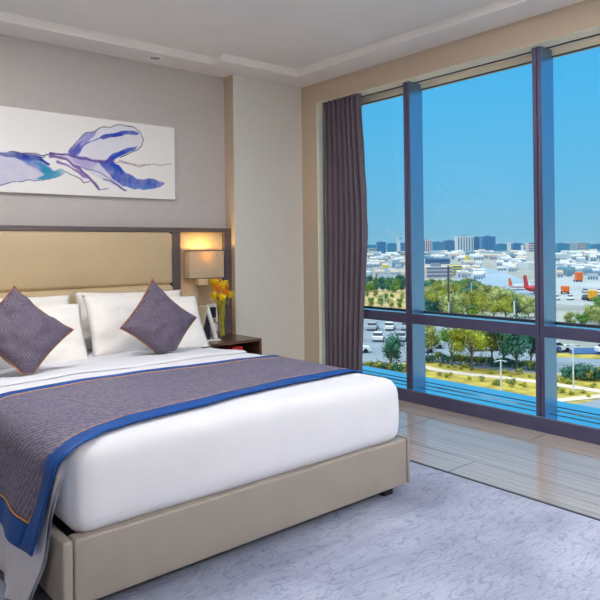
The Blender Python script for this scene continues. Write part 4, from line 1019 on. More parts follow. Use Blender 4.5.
    ('shrub_yellow', 69.92, 24.47, 0.43, 'yellow-green low shrub in the dry grass beside the footpath', 'yellow-green low shrubs by the footpath'),
    ('shrub_olive', 70.19, 21.74, 0.53, 'olive low shrub in the dry grass beside the footpath', 'olive low shrubs by the footpath'),
    ('shrub_yellow', 76.63, 22.73, 0.52, 'yellow-green low shrub in the dry grass beside the footpath', 'yellow-green low shrubs by the footpath'),
    ('shrub_yellow', 71.71, 29.35, 0.57, 'yellow-green low shrub in the dry grass beside the footpath', 'yellow-green low shrubs by the footpath'),
    ('shrub_olive', 67.46, 26.91, 0.38, 'olive low shrub in the dry grass beside the footpath', 'olive low shrubs by the footpath'),
    ('shrub_yellow', 71.85, 29.93, 0.42, 'yellow-green low shrub in the dry grass beside the footpath', 'yellow-green low shrubs by the footpath'),
    ('shrub_yellow', 70.7, 21.3, 0.49, 'yellow-green low shrub in the dry grass beside the footpath', 'yellow-green low shrubs by the footpath'),
    ('shrub_olive', 81.81, 17.78, 0.38, 'olive low shrub in the dry grass beside the footpath', 'olive low shrubs by the footpath'),
    ('shrub_olive', 72.5, 20.44, 0.51, 'olive low shrub in the dry grass beside the footpath', 'olive low shrubs by the footpath'),
    ('shrub_yellow', 71.44, 23.0, 0.51, 'yellow-green low shrub in the dry grass beside the footpath', 'yellow-green low shrubs by the footpath'),
    ('shrub_yellow', 80.91, 18.63, 0.36, 'yellow-green low shrub in the dry grass beside the footpath', 'yellow-green low shrubs by the footpath'),
    ('shrub_yellow', 74.89, 24.47, 0.39, 'yellow-green low shrub in the dry grass beside the footpath', 'yellow-green low shrubs by the footpath'),
    ('shrub_yellow', 74.96, 17.09, 0.58, 'yellow-green low shrub in the dry grass beside the footpath', 'yellow-green low shrubs by the footpath'),
    ('shrub_yellow', 76.78, 24.29, 0.56, 'yellow-green low shrub in the dry grass beside the footpath', 'yellow-green low shrubs by the footpath'),
    ('shrub_olive', 70.62, 21.48, 0.35, 'olive low shrub in the dry grass beside the footpath', 'olive low shrubs by the footpath'),
    ('shrub_yellow', 70.29, 21.68, 0.52, 'yellow-green low shrub in the dry grass beside the footpath', 'yellow-green low shrubs by the footpath'),
    ('shrub_yellow', 72.95, 26.93, 0.44, 'yellow-green low shrub in the dry grass beside the footpath', 'yellow-green low shrubs by the footpath'),
    ('shrub_yellow', 72.95, 27.82, 0.48, 'yellow-green low shrub in the dry grass beside the footpath', 'yellow-green low shrubs by the footpath'),
    ('shrub_yellow', 71.0, 29.92, 0.41, 'yellow-green low shrub in the dry grass beside the footpath', 'yellow-green low shrubs by the footpath'),
    ('shrub_yellow', 69.21, 24.13, 0.5, 'yellow-green low shrub in the dry grass beside the footpath', 'yellow-green low shrubs by the footpath'),
    ('shrub_olive', 76.13, 26.0, 0.6, 'olive low shrub in the dry grass beside the footpath', 'olive low shrubs by the footpath'),
    ('shrub_yellow', 72.12, 28.68, 0.51, 'yellow-green low shrub in the dry grass beside the footpath', 'yellow-green low shrubs by the footpath'),
    ('shrub_yellow', 79.55, 19.86, 0.49, 'yellow-green low shrub in the dry grass beside the footpath', 'yellow-green low shrubs by the footpath'),
    ('shrub_yellow', 67.93, 26.81, 0.42, 'yellow-green low shrub in the dry grass beside the footpath', 'yellow-green low shrubs by the footpath'),
    ('shrub_yellow', 64.03, 28.73, 0.41, 'yellow-green low shrub in the dry grass beside the footpath', 'yellow-green low shrubs by the footpath'),
    ('shrub_yellow', 74.23, 26.55, 0.39, 'yellow-green low shrub in the dry grass beside the footpath', 'yellow-green low shrubs by the footpath'),
    ('shrub_yellow', 66.36, 27.13, 0.58, 'yellow-green low shrub in the dry grass beside the footpath', 'yellow-green low shrubs by the footpath'),
    ('shrub_olive', 78.27, 15.11, 0.44, 'olive low shrub in the dry grass beside the footpath', 'olive low shrubs by the footpath'),
    ('shrub_yellow', 80.99, 19.46, 0.4, 'yellow-green low shrub in the dry grass beside the footpath', 'yellow-green low shrubs by the footpath'),
    ('shrub_olive', 67.65, 32.41, 0.56, 'olive low shrub in the dry grass beside the footpath', 'olive low shrubs by the footpath'),
    ('shrub_yellow', 68.44, 31.19, 0.47, 'yellow-green low shrub in the dry grass beside the footpath', 'yellow-green low shrubs by the footpath'),
    ('shrub_yellow', 76.17, 17.79, 0.39, 'yellow-green low shrub in the dry grass beside the footpath', 'yellow-green low shrubs by the footpath'),
    ('shrub_yellow', 70.08, 24.04, 0.36, 'yellow-green low shrub in the dry grass beside the footpath', 'yellow-green low shrubs by the footpath'),
    ('shrub_yellow', 70.64, 29.68, 0.5, 'yellow-green low shrub in the dry grass beside the footpath', 'yellow-green low shrubs by the footpath'),
    ('shrub_olive', 69.48, 22.83, 0.49, 'olive low shrub in the dry grass beside the footpath', 'olive low shrubs by the footpath'),
    ('shrub_green', 74.23, 32.51, 1.39, 'blue-green bush at the road edge behind the right pane', 'blue-green bushes at the road edge'),
    ('shrub_green', 73.07, 34.67, 0.88, 'blue-green bush at the road edge behind the right pane', 'blue-green bushes at the road edge'),
    ('shrub_green', 72.93, 30.2, 1.17, 'blue-green bush at the road edge behind the right pane', 'blue-green bushes at the road edge'),
    ('shrub_green', 72.47, 31.89, 1.44, 'blue-green bush at the road edge behind the right pane', 'blue-green bushes at the road edge'),
    ('shrub_green', 73.5, 31.53, 1.31, 'blue-green bush at the road edge behind the right pane', 'blue-green bushes at the road edge'),
    ('shrub_green', 72.59, 32.92, 1.42, 'blue-green bush at the road edge behind the right pane', 'blue-green bushes at the road edge'),
    ('shrub_green', 73.48, 35.0, 0.97, 'blue-green bush at the road edge behind the right pane', 'blue-green bushes at the road edge'),
    ('shrub_green', 71.53, 34.04, 1.29, 'blue-green bush at the road edge behind the right pane', 'blue-green bushes at the road edge'),
    ('shrub_green', 74.13, 33.19, 1.26, 'blue-green bush at the road edge behind the right pane', 'blue-green bushes at the road edge'),
    ('shrub_olive', 71.66, 34.5, 1.48, 'olive bush at the road edge behind the right pane', 'olive bushes at the road edge'),
    ('shrub_green', 72.17, 33.13, 1.19, 'blue-green bush at the road edge behind the right pane', 'blue-green bushes at the road edge'),
    ('shrub_green', 73.64, 30.8, 1.2, 'blue-green bush at the road edge behind the right pane', 'blue-green bushes at the road edge'),
    ('shrub_olive', 73.84, 35.33, 0.89, 'olive bush at the road edge behind the right pane', 'olive bushes at the road edge'),
    ('shrub_olive', 72.16, 32.37, 1.01, 'olive bush at the road edge behind the right pane', 'olive bushes at the road edge'),
    ('shrub_olive', 74.37, 34.52, 0.84, 'olive bush at the road edge behind the right pane', 'olive bushes at the road edge'),
    ('shrub_green', 71.91, 34.35, 0.9, 'blue-green bush at the road edge behind the right pane', 'blue-green bushes at the road edge')]
for key, d, l, sc, lab, grp in TREES: plant(key, d, l, sc, lab, grp, rnd.uniform(0, 6.28))

# ---- cars
def make_car(paint, lab, grp):
    t = thing('car', lab, 'car', (0, 0, 0), 0, grp)
    bm = BM(); prism(bm, [(-2.1, .3), (2.1, .3), (2.15, .62), (1.95, .82), (.95, .9), (-1.75, .92), (-2.1, .8)], -.85, .85, 1); 
    prism(bm, [(-1.25, 1.34), (.2, 1.36), (.25, 1.42), (-1.2, 1.42)], -.68, .68, 1)
    obj('body', bm, M[paint], t, local=True)
    bm = BM(); prism(bm, [(-1.75, .91), (.95, .89), (.25, 1.36), (-1.3, 1.36)], -.74, .74, 1); obj('windows', bm, M['car_glass'], t, local=True)
    for x in (-1.3, 1.3):
        for y in (-.8, .8):
            bm = BM(); lathe(bm, [(.31, -.1), (.31, .1)], n=12); bm.transform(Matrix.Translation((x, y, .31)) @ Matrix.Rotation(PI / 2, 4, 'X')); obj('wheel', bm, M['tyre'], t, local=True)
    return t
CARP = {}
def car(paint, d, l, rz, lab, grp):
    if paint not in CARP:
        r = CARP[paint] = make_car(paint, lab, grp); r.location = site(d, l, GZ + .12); r.rotation_euler = (0, 0, rz)
    else: dup(CARP[paint], site(d, l, GZ + .12), rz, 1, lab, grp)
CN = {'car_white': 'white', 'car_silver': 'silver', 'car_blue': 'blue', 'car_dark': 'dark', 'car_red': 'red'}
CARS = [
    ('car_white', 119.72, 10.33, 1.303, 'in the far row of the car park behind the left pane'),
    ('car_silver', 119.53, 13.46, 1.314, 'in the far row of the car park behind the left pane'),
    ('car_white', 119.28, 16.6, 1.321, 'in the far row of the car park behind the left pane'),
    ('car_silver', 119.15, 19.73, 1.32, 'in the far row of the car park behind the left pane'),
    ('car_silver', 118.85, 22.87, 1.302, 'in the far row of the car park behind the left pane'),
    ('car_silver', 105.86, 9.08, 1.32, 'in the middle row of the car park behind the left pane'),
    ('car_white', 105.53, 12.77, 1.398, 'in the middle row of the car park behind the left pane'),
    ('car_silver', 105.12, 16.47, 1.331, 'in the middle row of the car park behind the left pane'),
    ('car_white', 104.69, 20.16, 1.388, 'in the middle row of the car park behind the left pane'),
    ('car_white', 93.52, 8.02, 0.058, 'in the near row of the car park behind the left pane'),
    ('car_silver', 92.69, 17.27, 0.119, 'in the near row of the car park behind the left pane'),
    ('car_silver', 114.32, 23.12, 1.316, 'in the car park behind the left end of the middle pane'),
    ('car_silver', 114.23, 26.62, 1.302, 'in the car park behind the left end of the middle pane'),
    ('car_silver', 96.55, 19.45, 0.068, 'in the car park behind the trees in the middle pane'),
    ('car_white', 94.01, 27.2, 0.059, 'in the car park behind the trees in the middle pane'),
    ('car_blue', 91.69, 34.94, 0.057, 'in the car park behind the trees in the middle pane'),
    ('car_white', 92.31, 36.82, 0.098, 'along the road behind the right pane'),
    ('car_white', 90.02, 43.8, 0.086, 'along the road behind the right pane'),
    ('car_white', 180.92, 72.42, 1.178, 'on the pale apron behind the right pane'),
    ('car_white', 180.54, 76.31, 1.165, 'on the pale apron behind the right pane'),
    ('car_dark', 179.81, 80.2, 1.225, 'on the pale apron behind the right pane'),
    ('car_blue', 179.06, 84.09, 1.156, 'on the pale apron behind the right pane'),
    ('car_silver', 178.57, 87.98, 1.198, 'on the pale apron behind the right pane'),
    ('car_silver', 206.45, 92.06, 1.202, 'on the pale apron behind the right pane'),
    ('car_white', 205.63, 96.48, 1.227, 'on the pale apron behind the right pane')]
for p, d, l, rz, where in CARS: car(p, d, l, YAW + rz, CN[p] + ' car parked ' + where, CN[p] + ' cars ' + where)

# ---- lampposts and masts
def post(name, d, l, h, rad, lab, mat='pale_pole', head=True, upper=None):
    x, y, z = site(d, l); t = thing(name, lab, 'lamppost' if name == 'lamppost' else 'mast', (x, y, z))
    hl = h if upper is None else h * upper
    bm = BM(); lathe(bm, [(rad * 1.6, z), (rad * 1.6, z + .25), (rad, z + .3), (rad * .8, z + hl)], x, y, 10); obj('pole', bm, M[mat], t)
    if upper is not None:
        bm = BM(); lathe(bm, [(rad * 1.5, z + hl), (rad * 1.5, z + h)], x, y, 10); o = obj('upper_pole', bm, M['brown_pole'], t); o['label'] = 'brown upper pole'
    if head:
        e = RT * .5; bm = BM(); tube(bm, [(x - e.x, y - e.y, z + h - .02), (x, y, z + h + .08), (x + e.x, y + e.y, z + h - .02)], .05, 6); obj('arm', bm, M[mat], t)
        for s in (-1, 1):
            bm = BM(); box(bm, x + s * e.x - .22, x + s * e.x + .22, y + s * e.y - .13, y + s * e.y + .13, z + h - .12, z + h, .02); obj('luminaire', bm, M['grey_roof'], t)
post('lamppost', 66.85, 20.87, 3.35, 0.1, 'white lamppost beside the footpath behind the middle pane')
post('lamppost', 67.36, 28.68, 4.86, 0.09, 'tall white lamppost beside the footpath behind the right pane')
post('mast', 100.1, 23.21, 12.39, 0.1, 'tall mast with a brown top and white foot rising over the tree belt', head=False, upper=0.55)
post('mast', 104.14, 13.6, 8.0, 0.09, 'thin white mast in the car park behind the left pane', head=False)
post('mast', 155.26, 41.53, 6.81, 0.09, 'short white mast among the trees right of the brown-topped mast', head=False)
post('mast', 129.52, 43.34, 4.26, 0.18, 'thick pale mast among the trees near the right mullion', head=False)

# ---- buildings
def tower(d, l, w, h, mat, lab, dep=20, strips=0, floors=0, name='tower_block', rz=0.0, cat='building', roof='box'):
    x, y, z = site(d, l); t = thing(name, lab, cat, (x, y, z), YAW + rz)
    bm = BM(); box(bm, -w / 2, w / 2, -dep / 2, dep / 2, 0, h); obj('walls', bm, M[mat], t, local=True)
    if strips:
        for k in range(strips):
            cx = -w / 2 + w * (k + .5) / strips; bm = BM(); box(bm, cx - w / strips * .2, cx + w / strips * .2, -dep / 2 - .25, -dep / 2 + .1, h * .06, h * .94); obj('window_strip', bm, M['dark_window'], t, local=True)
    for k in range(floors):
        zz = h * (k + .6) / floors; bm = BM(); box(bm, -w / 2 + .3, w / 2 - .3, -dep / 2 - .2, -dep / 2 + .1, zz - h / floors * .22, zz + h / floors * .22); obj('window_band', bm, M['dark_window'], t, local=True)
    if roof == 'box':
        bm = BM(); box(bm, -w * .2, w * .15, -dep * .2, dep * .2, h, h + max(1.5, h * .06)); obj('roof_plant', bm, M['grey_roof'], t, local=True)
    return t
tower(1900, 241.2, 26.8, 33.4, 'blue_facade', 'square blue office block on the skyline in the left pane', floors=6, dep=24)
tower(2100, 302.0, 31.3, 30.6, 'teal_facade', 'wide low teal block on the skyline beside the crane', floors=5, dep=24)
tower(2300, 248.7, 50.5, 27.0, 'teal_facade', 'long low teal block at the far left of the skyline', floors=3, dep=24)
tower(1500, 168.7, 17.6, 14.6, 'pink_wall', 'small pink building below the skyline at the left', floors=2, dep=14, name='building')
tower(1700, 263.3, 4.3, 35.0, 'white_wall', 'slim white chimney tower left of the mullion', dep=5, roof='none', name='chimney_tower', cat='tower')
tower(1250, 193.0, 25.5, 7.2, 'cream_roof', 'long cream building at the foot of the white chimney tower', dep=20, floors=2, name='building')
tower(2000, 322.9, 12.5, 30.4, 'blue_facade', 'narrow blue block on the skyline right of the chimney tower', dep=24, floors=5)
tower(1500, 298.0, 20.0, 33.0, 'pink_wall', 'pale pink tower right beside the left mullion', dep=20, strips=4)
tower(1900, 410.2, 34.2, 31.4, 'teal_facade', 'low teal office block right of the pale pink tower', dep=24, floors=5)
tower(1950, 457.7, 35.1, 35.9, 'blue_facade', 'blue office block left of the white tower', dep=24, floors=6)
tower(1400, 359.9, 35.1, 39.0, 'white_wall', 'big white tower block with vertical window strips on the skyline', dep=24, strips=6)
tower(1600, 443.3, 18.8, 39.7, 'deep_blue_facade', 'dark blue tower directly right of the white tower block', dep=24, floors=9)
tower(1500, 440.6, 31.0, 39.5, 'blue_facade', 'broad blue tower, second right of the white tower block', dep=24, strips=5)
tower(2000, 630.9, 39.2, 23.5, 'teal_facade', 'long low teal terminal right of the blue towers', dep=24, floors=4)
tower(1700, 556.9, 7.5, 26.6, 'white_wall', 'small white tower right of the long teal terminal', dep=9, name='tower_block', roof='none')
tower(1900, 644.7, 29.8, 24.3, 'blue_facade', 'blue block right of the small white tower', dep=24, strips=6)
tower(1800, 633.4, 14.1, 19.1, 'white_roof', 'small pale block near the right mullion', dep=20, floors=3)
tower(1700, 622.2, 34.6, 25.0, 'pink_wall', 'pale pink block partly behind the right mullion', dep=22, floors=4)
tower(1500, 614.0, 28.9, 21.4, 'teal_facade', 'teal glass block right of the right mullion', dep=24, floors=4)
tower(1700, 724.1, 22.6, 23.7, 'white_wall', 'white block beside the teal glass block in the right pane', dep=24, strips=6)
tower(1700, 752.1, 30.6, 21.8, 'pink_wall', 'pinkish block with window bands in the right pane', dep=24, floors=4)
tower(1600, 753.0, 58.9, 18.4, 'teal_facade', 'low teal block at the right end of the skyline', dep=24, floors=3)
tower(420, 153.9, 14.8, 4.9, 'white_wall', 'big windowless white hangar at the end of the taxiway', dep=20, name='hangar', roof='none')
tower(430, 192.3, 10.4, 2.6, 'white_roof', 'white box-shaped warehouse in the right pane', dep=24, name='warehouse', roof='none')
tower(440, 213.4, 21.4, 0.0, 'white_wall', 'long white warehouse at the right edge', dep=24, name='warehouse', roof='none')
tower(330, 70.2, 13.2, 5.5, 'pink_wall', 'long pink-walled terminal left of the brown-topped mast', dep=16, floors=3, name='terminal')
tower(340, 82.6, 5.3, 5.6, 'yellow_paint', 'yellow stack of containers right of the brown-topped mast', dep=8, floors=4, name='container_stack', roof='none', cat='container stack')
tower(600, 128.8, 18.8, 4.9, 'blue_roof', 'long blue-walled shed behind the pink-walled terminal', dep=20, floors=2, name='depot', roof='none')
tower(92, 42.1, 7.5, 0.2, 'blue_roof', 'flat dark blue-roofed shelter beside the road behind the right pane', dep=5, name='shelter', roof='none')
# low sheds: walls, pitched roof and a row of doors
def make_shed(wall, roof, lab, grp):
    t = thing('shed', lab, 'building', (0, 0, 0), 0, grp)
    bm = BM(); box(bm, -.5, .5, -.5, .5, 0, .75); obj('walls', bm, M[wall], t, local=True)
    bm = BM(); prism(bm, [(-.52, .75), (.52, .75), (0, 1.0)], -.52, .52, 0); obj('roof', bm, M[roof], t, local=True)
    for k in range(4):
        bm = BM(); box(bm, -.42 + k * .23, -.27 + k * .23, -.512, -.49, .05, .5); obj('door', bm, M['dark_window'], t, local=True)
    return t
SHP = {}
SHEDS = [
    ('cream_roof', 540.43, 67.58, 7.4, 4.0, 5.1, -0.18),
    ('grey_roof', 949.03, 122.49, 13.4, 5.5, 6.2, 0.33),
    ('cream_roof', 696.94, 67.97, 12.2, 4.7, 4.0, -0.0),
    ('white_roof', 692.14, 86.56, 7.3, 2.7, 6.9, 0.05),
    ('white_roof', 481.5, 63.93, 4.9, 1.8, 3.7, 0.14),
    ('teal_roof', 500.58, 76.44, 8.2, 3.9, 4.4, 0.01),
    ('teal_roof', 912.83, 110.55, 12.0, 6.6, 5.5, -0.06),
    ('white_roof', 663.19, 64.17, 10.7, 4.1, 5.2, 0.17),
    ('white_roof', 941.14, 90.95, 16.5, 6.2, 7.7, -0.02),
    ('grey_roof', 1163.48, 133.99, 20.0, 9.3, 9.4, -0.1),
    ('white_roof', 739.07, 71.41, 11.0, 5.9, 6.2, 0.29),
    ('white_roof', 1351.72, 163.78, 16.6, 6.6, 7.7, -0.24),
    ('cream_roof', 975.43, 105.83, 12.5, 5.8, 7.4, 0.09),
    ('cream_roof', 557.12, 90.28, 7.5, 3.6, 4.7, 0.1),
    ('cream_roof', 1208.6, 132.38, 9.9, 3.8, 6.3, 0.24),
    ('white_roof', 576.54, 66.57, 7.5, 2.9, 4.9, -0.33),
    ('white_roof', 711.11, 82.67, 9.7, 4.7, 5.9, -0.13),
    ('cream_roof', 751.82, 94.97, 13.1, 6.3, 5.9, -0.25),
    ('cream_roof', 771.83, 101.12, 6.7, 2.9, 5.2, -0.32),
    ('cream_roof', 568.59, 54.27, 7.9, 4.1, 3.4, 0.25),
    ('cream_roof', 744.24, 111.34, 12.2, 4.5, 5.8, -0.08),
    ('grey_roof', 758.15, 74.37, 8.5, 4.5, 5.1, 0.3),
    ('white_roof', 496.14, 53.68, 5.7, 2.7, 4.6, 0.29),
    ('teal_roof', 652.94, 99.04, 6.8, 2.9, 6.6, 0.28),
    ('white_roof', 517.23, 59.62, 9.1, 3.2, 3.8, 0.27),
    ('white_roof', 884.31, 119.0, 13.3, 6.8, 6.7, -0.11),
    ('white_roof', 1356.83, 215.15, 21.0, 11.4, 8.0, 0.08),
    ('teal_roof', 1332.61, 212.46, 12.1, 5.0, 7.5, -0.02),
    ('cream_roof', 583.47, 55.55, 6.2, 3.2, 4.0, -0.35),
    ('grey_roof', 732.26, 97.35, 7.5, 4.2, 6.9, -0.29),
    ('white_roof', 871.11, 131.72, 7.6, 3.2, 7.9, 0.14),
    ('white_roof', 614.28, 90.72, 6.3, 2.8, 5.6, 0.29),
    ('white_roof', 626.96, 97.12, 9.5, 3.7, 6.2, 0.26),
    ('grey_roof', 919.88, 89.83, 12.2, 5.0, 8.0, -0.09),
    ('white_roof', 1002.52, 143.4, 17.2, 9.7, 8.9, 0.05),
    ('grey_roof', 473.8, 72.73, 4.2, 2.1, 3.4, 0.11),
    ('grey_roof', 1152.25, 246.19, 17.3, 10.1, 9.6, -0.32),
    ('cream_roof', 1309.65, 321.58, 10.5, 4.6, 7.6, 0.21),
    ('grey_roof', 662.59, 147.86, 11.2, 4.4, 4.0, -0.04),
    ('teal_roof', 776.24, 199.29, 7.8, 3.5, 5.0, 0.05),
    ('white_roof', 1167.27, 283.38, 12.5, 5.8, 8.9, 0.04),
    ('teal_roof', 677.96, 138.95, 7.2, 2.8, 5.9, -0.16),
    ('cream_roof', 918.39, 193.31, 10.7, 5.2, 5.9, -0.35),
    ('cream_roof', 768.03, 191.13, 5.8, 2.7, 8.0, -0.21),
    ('teal_roof', 886.85, 227.55, 10.8, 4.9, 5.3, 0.04),
    ('cream_roof', 799.85, 193.08, 8.5, 4.8, 8.4, -0.04),
    ('white_roof', 735.64, 186.94, 7.0, 4.1, 6.1, 0.12),
    ('white_roof', 1546.73, 330.53, 21.3, 10.2, 5.3, -0.2),
    ('white_roof', 1484.87, 390.96, 20.0, 11.0, 8.5, -0.07),
    ('white_roof', 686.21, 172.85, 11.1, 6.5, 5.5, 0.24),
    ('cream_roof', 1342.48, 261.55, 15.0, 7.1, 6.5, 0.34),
    ('white_roof', 925.64, 221.47, 10.2, 5.9, 6.7, -0.28),
    ('white_roof', 742.45, 161.98, 7.4, 3.6, 6.6, -0.23),
    ('white_roof', 1060.5, 236.68, 14.4, 5.1, 6.0, -0.3),
    ('grey_roof', 830.98, 196.54, 9.3, 5.5, 5.6, -0.06),
    ('grey_roof', 1218.27, 298.5, 12.9, 7.6, 6.7, -0.22),
    ('grey_roof', 629.42, 138.3, 5.8, 3.3, 3.8, 0.08),
    ('grey_roof', 948.68, 207.69, 14.8, 7.0, 7.8, -0.27),
    ('grey_roof', 754.45, 191.93, 9.5, 4.3, 5.7, -0.19),
    ('teal_roof', 820.65, 161.16, 10.3, 3.7, 4.9, -0.12),
    ('teal_roof', 1044.86, 243.25, 10.9, 4.7, 8.5, 0.34),
    ('grey_roof', 678.92, 151.39, 6.1, 2.3, 4.5, 0.3),
    ('white_roof', 1263.86, 317.32, 11.1, 5.3, 9.7, -0.3),
    ('grey_roof', 913.38, 230.41, 12.4, 4.9, 6.4, 0.1),
    ('grey_roof', 869.04, 173.26, 14.3, 8.1, 5.3, -0.0),
    ('white_roof', 655.47, 130.27, 10.9, 4.1, 3.9, -0.11),
    ('teal_roof', 1004.62, 208.15, 17.2, 8.0, 7.4, -0.29),
    ('white_roof', 860.85, 207.33, 9.6, 4.7, 9.0, -0.09),
    ('teal_roof', 733.29, 153.36, 6.9, 3.2, 4.6, -0.27),
    ('white_roof', 797.5, 208.84, 9.2, 3.2, 4.8, -0.21),
    ('cream_roof', 1452.36, 302.94, 15.3, 8.5, 7.1, -0.03),
    ('grey_roof', 644.78, 148.62, 7.4, 3.0, 5.5, -0.15),
    ('grey_roof', 1068.48, 274.61, 18.3, 7.5, 7.4, -0.21),
    ('cream_roof', 1182.88, 264.93, 17.4, 7.9, 6.5, -0.04),
    ('white_roof', 1131.43, 274.44, 13.8, 6.9, 9.1, -0.08),
    ('teal_roof', 1383.61, 296.38, 24.2, 9.1, 8.2, -0.03),
    ('white_roof', 721.13, 150.79, 5.6, 2.9, 6.4, -0.11),
    ('teal_roof', 953.95, 253.4, 16.1, 8.5, 9.7, -0.3),
    ('white_roof', 976.76, 222.12, 14.6, 7.0, 7.9, -0.0),
    ('white_roof', 865.15, 219.68, 7.4, 2.6, 8.9, 0.14),
    ('cream_roof', 1275.84, 287.52, 14.9, 8.8, 9.2, -0.33),
    ('white_roof', 871.02, 191.08, 11.8, 6.4, 5.4, 0.35),
    ('cream_roof', 876.77, 212.03, 9.6, 5.3, 6.0, -0.06),
    ('teal_roof', 1216.43, 240.91, 15.4, 5.8, 5.9, 0.28),
    ('white_roof', 842.84, 290.47, 7.5, 3.0, 8.0, -0.27),
    ('teal_roof', 1073.87, 350.35, 11.6, 4.2, 5.8, -0.14),
    ('white_roof', 879.73, 303.39, 15.0, 6.7, 6.3, -0.2),
    ('grey_roof', 893.72, 276.95, 11.0, 4.4, 9.3, 0.04),
    ('white_roof', 754.67, 209.3, 13.6, 6.1, 5.4, 0.17),
    ('grey_roof', 1118.69, 321.33, 13.8, 6.2, 8.1, -0.12),
    ('white_roof', 1184.61, 326.62, 16.0, 7.7, 7.7, -0.07),
    ('cream_roof', 1429.79, 406.59, 16.8, 7.4, 9.5, 0.01),
    ('teal_roof', 852.78, 263.57, 10.0, 5.9, 4.9, 0.07),
    ('cream_roof', 1066.2, 367.27, 15.2, 8.5, 6.2, 0.18),
    ('cream_roof', 1335.03, 361.51, 11.8, 4.3, 5.7, -0.17),
    ('cream_roof', 832.86, 239.98, 10.3, 4.6, 5.9, 0.13),
    ('cream_roof', 1159.66, 339.71, 19.4, 9.9, 5.5, 0.18),
    ('white_roof', 824.33, 282.13, 11.6, 6.4, 6.6, -0.12),
    ('white_roof', 764.49, 242.4, 12.8, 7.0, 6.0, 0.18),
    ('white_roof', 1043.01, 309.74, 13.0, 6.0, 9.2, 0.16),
    ('teal_roof', 739.38, 247.08, 8.5, 4.5, 6.7, -0.07),
    ('white_roof', 1351.86, 455.49, 15.1, 8.5, 5.8, 0.26),
    ('grey_roof', 877.73, 268.9, 10.4, 3.9, 8.1, -0.23),
    ('white_roof', 1255.32, 394.1, 14.3, 7.4, 6.9, 0.21),
    ('grey_roof', 1018.04, 327.69, 14.4, 6.3, 7.8, -0.01),
    ('white_roof', 1096.14, 379.36, 16.9, 8.6, 6.8, -0.06),
    ('teal_roof', 1242.97, 356.69, 12.3, 4.5, 6.1, -0.06),
    ('white_roof', 1080.96, 334.5, 9.6, 5.1, 5.7, -0.14),
    ('teal_roof', 1440.73, 483.04, 22.2, 8.7, 7.4, -0.01),
    ('cream_roof', 747.68, 226.18, 8.6, 3.2, 7.1, -0.2),
    ('white_roof', 990.48, 279.72, 14.3, 5.6, 6.1, -0.23),
    ('white_roof', 801.47, 253.01, 14.9, 6.1, 4.7, 0.03),
    ('cream_roof', 1031.59, 285.64, 10.9, 6.0, 9.4, -0.24),
    ('white_roof', 1456.88, 403.4, 24.1, 11.7, 8.2, 0.29),
    ('cream_roof', 1176.2, 387.39, 9.6, 4.9, 7.7, -0.01),
    ('teal_roof', 1104.01, 355.6, 11.0, 4.6, 8.5, 0.27),
    ('teal_roof', 1088.4, 302.2, 9.9, 4.8, 7.2, 0.13),
    ('white_roof', 895.68, 244.67, 12.9, 7.4, 5.6, -0.25),
    ('cream_roof', 758.86, 260.06, 6.5, 2.7, 5.1, -0.16),
    ('white_roof', 850.87, 238.2, 7.9, 3.0, 6.1, -0.14),
    ('white_roof', 1026.3, 355.73, 9.4, 4.9, 7.6, 0.06),
    ('cream_roof', 1042.01, 348.12, 11.8, 5.3, 9.2, -0.18),
    ('teal_roof', 1134.36, 306.38, 17.8, 9.2, 7.3, -0.19),
    ('cream_roof', 1254.83, 424.21, 11.6, 5.4, 6.3, 0.29),
    ('white_roof', 940.34, 295.91, 13.2, 5.2, 6.3, -0.14),
    ('white_roof', 865.77, 253.67, 13.1, 6.4, 5.3, 0.18),
    ('white_roof', 1272.76, 364.17, 15.5, 6.9, 6.8, 0.29),
    ('white_roof', 1046.86, 363.13, 9.5, 4.1, 8.8, -0.08),
    ('grey_roof', 946.04, 273.93, 15.0, 8.9, 9.3, -0.31),
    ('cream_roof', 687.72, 219.08, 6.4, 3.8, 7.0, -0.11),
    ('white_roof', 638.5, 220.38, 10.0, 4.0, 4.1, 0.12),
    ('cream_roof', 438.24, 150.47, 8.0, 3.5, 4.0, 0.3),
    ('white_roof', 410.08, 130.39, 7.6, 3.3, 2.5, -0.14),
    ('white_roof', 656.87, 209.79, 8.8, 4.9, 5.1, 0.21),
    ('white_roof', 672.51, 216.62, 10.0, 3.7, 4.8, 0.18),
    ('cream_roof', 497.52, 171.57, 4.6, 2.4, 3.1, -0.01),
    ('cream_roof', 470.76, 161.83, 5.4, 2.5, 3.1, 0.31),
    ('cream_roof', 702.45, 243.61, 11.3, 5.5, 5.0, -0.32),
    ('white_roof', 419.02, 136.91, 7.7, 3.1, 4.0, -0.0),
    ('white_roof', 511.5, 171.61, 4.9, 1.9, 5.3, -0.11),
    ('cream_roof', 480.97, 164.59, 7.4, 3.7, 3.5, -0.1),
    ('white_roof', 595.94, 205.33, 10.8, 4.2, 4.8, 0.34),
    ('white_roof', 631.17, 203.88, 9.9, 4.8, 4.8, 0.14),
    ('white_roof', 463.05, 150.34, 6.8, 3.0, 3.9, -0.0),
    ('white_roof', 506.15, 158.45, 5.3, 3.0, 4.3, -0.31),
    ('white_roof', 712.22, 226.51, 9.7, 3.6, 6.8, -0.19),
    ('cream_roof', 393.4, 130.62, 5.1, 2.0, 3.0, 0.12),
    ('white_roof', 580.67, 196.37, 6.3, 2.4, 4.6, 0.15),
    ('white_roof', 533.16, 179.3, 9.7, 5.7, 3.5, -0.17),
    ('white_roof', 428.5, 143.1, 4.5, 2.3, 2.7, 0.16),
    ('cream_roof', 459.47, 158.73, 6.0, 3.2, 2.7, 0.27),
    ('white_roof', 387.4, 127.89, 3.9, 2.1, 3.8, 0.01),
    ('white_roof', 584.77, 189.43, 5.6, 2.3, 5.5, -0.28),
    ('white_roof', 693.3, 224.92, 5.4, 3.2, 6.0, 0.32),
    ('white_roof', 556.56, 189.07, 5.9, 3.6, 3.4, -0.28),
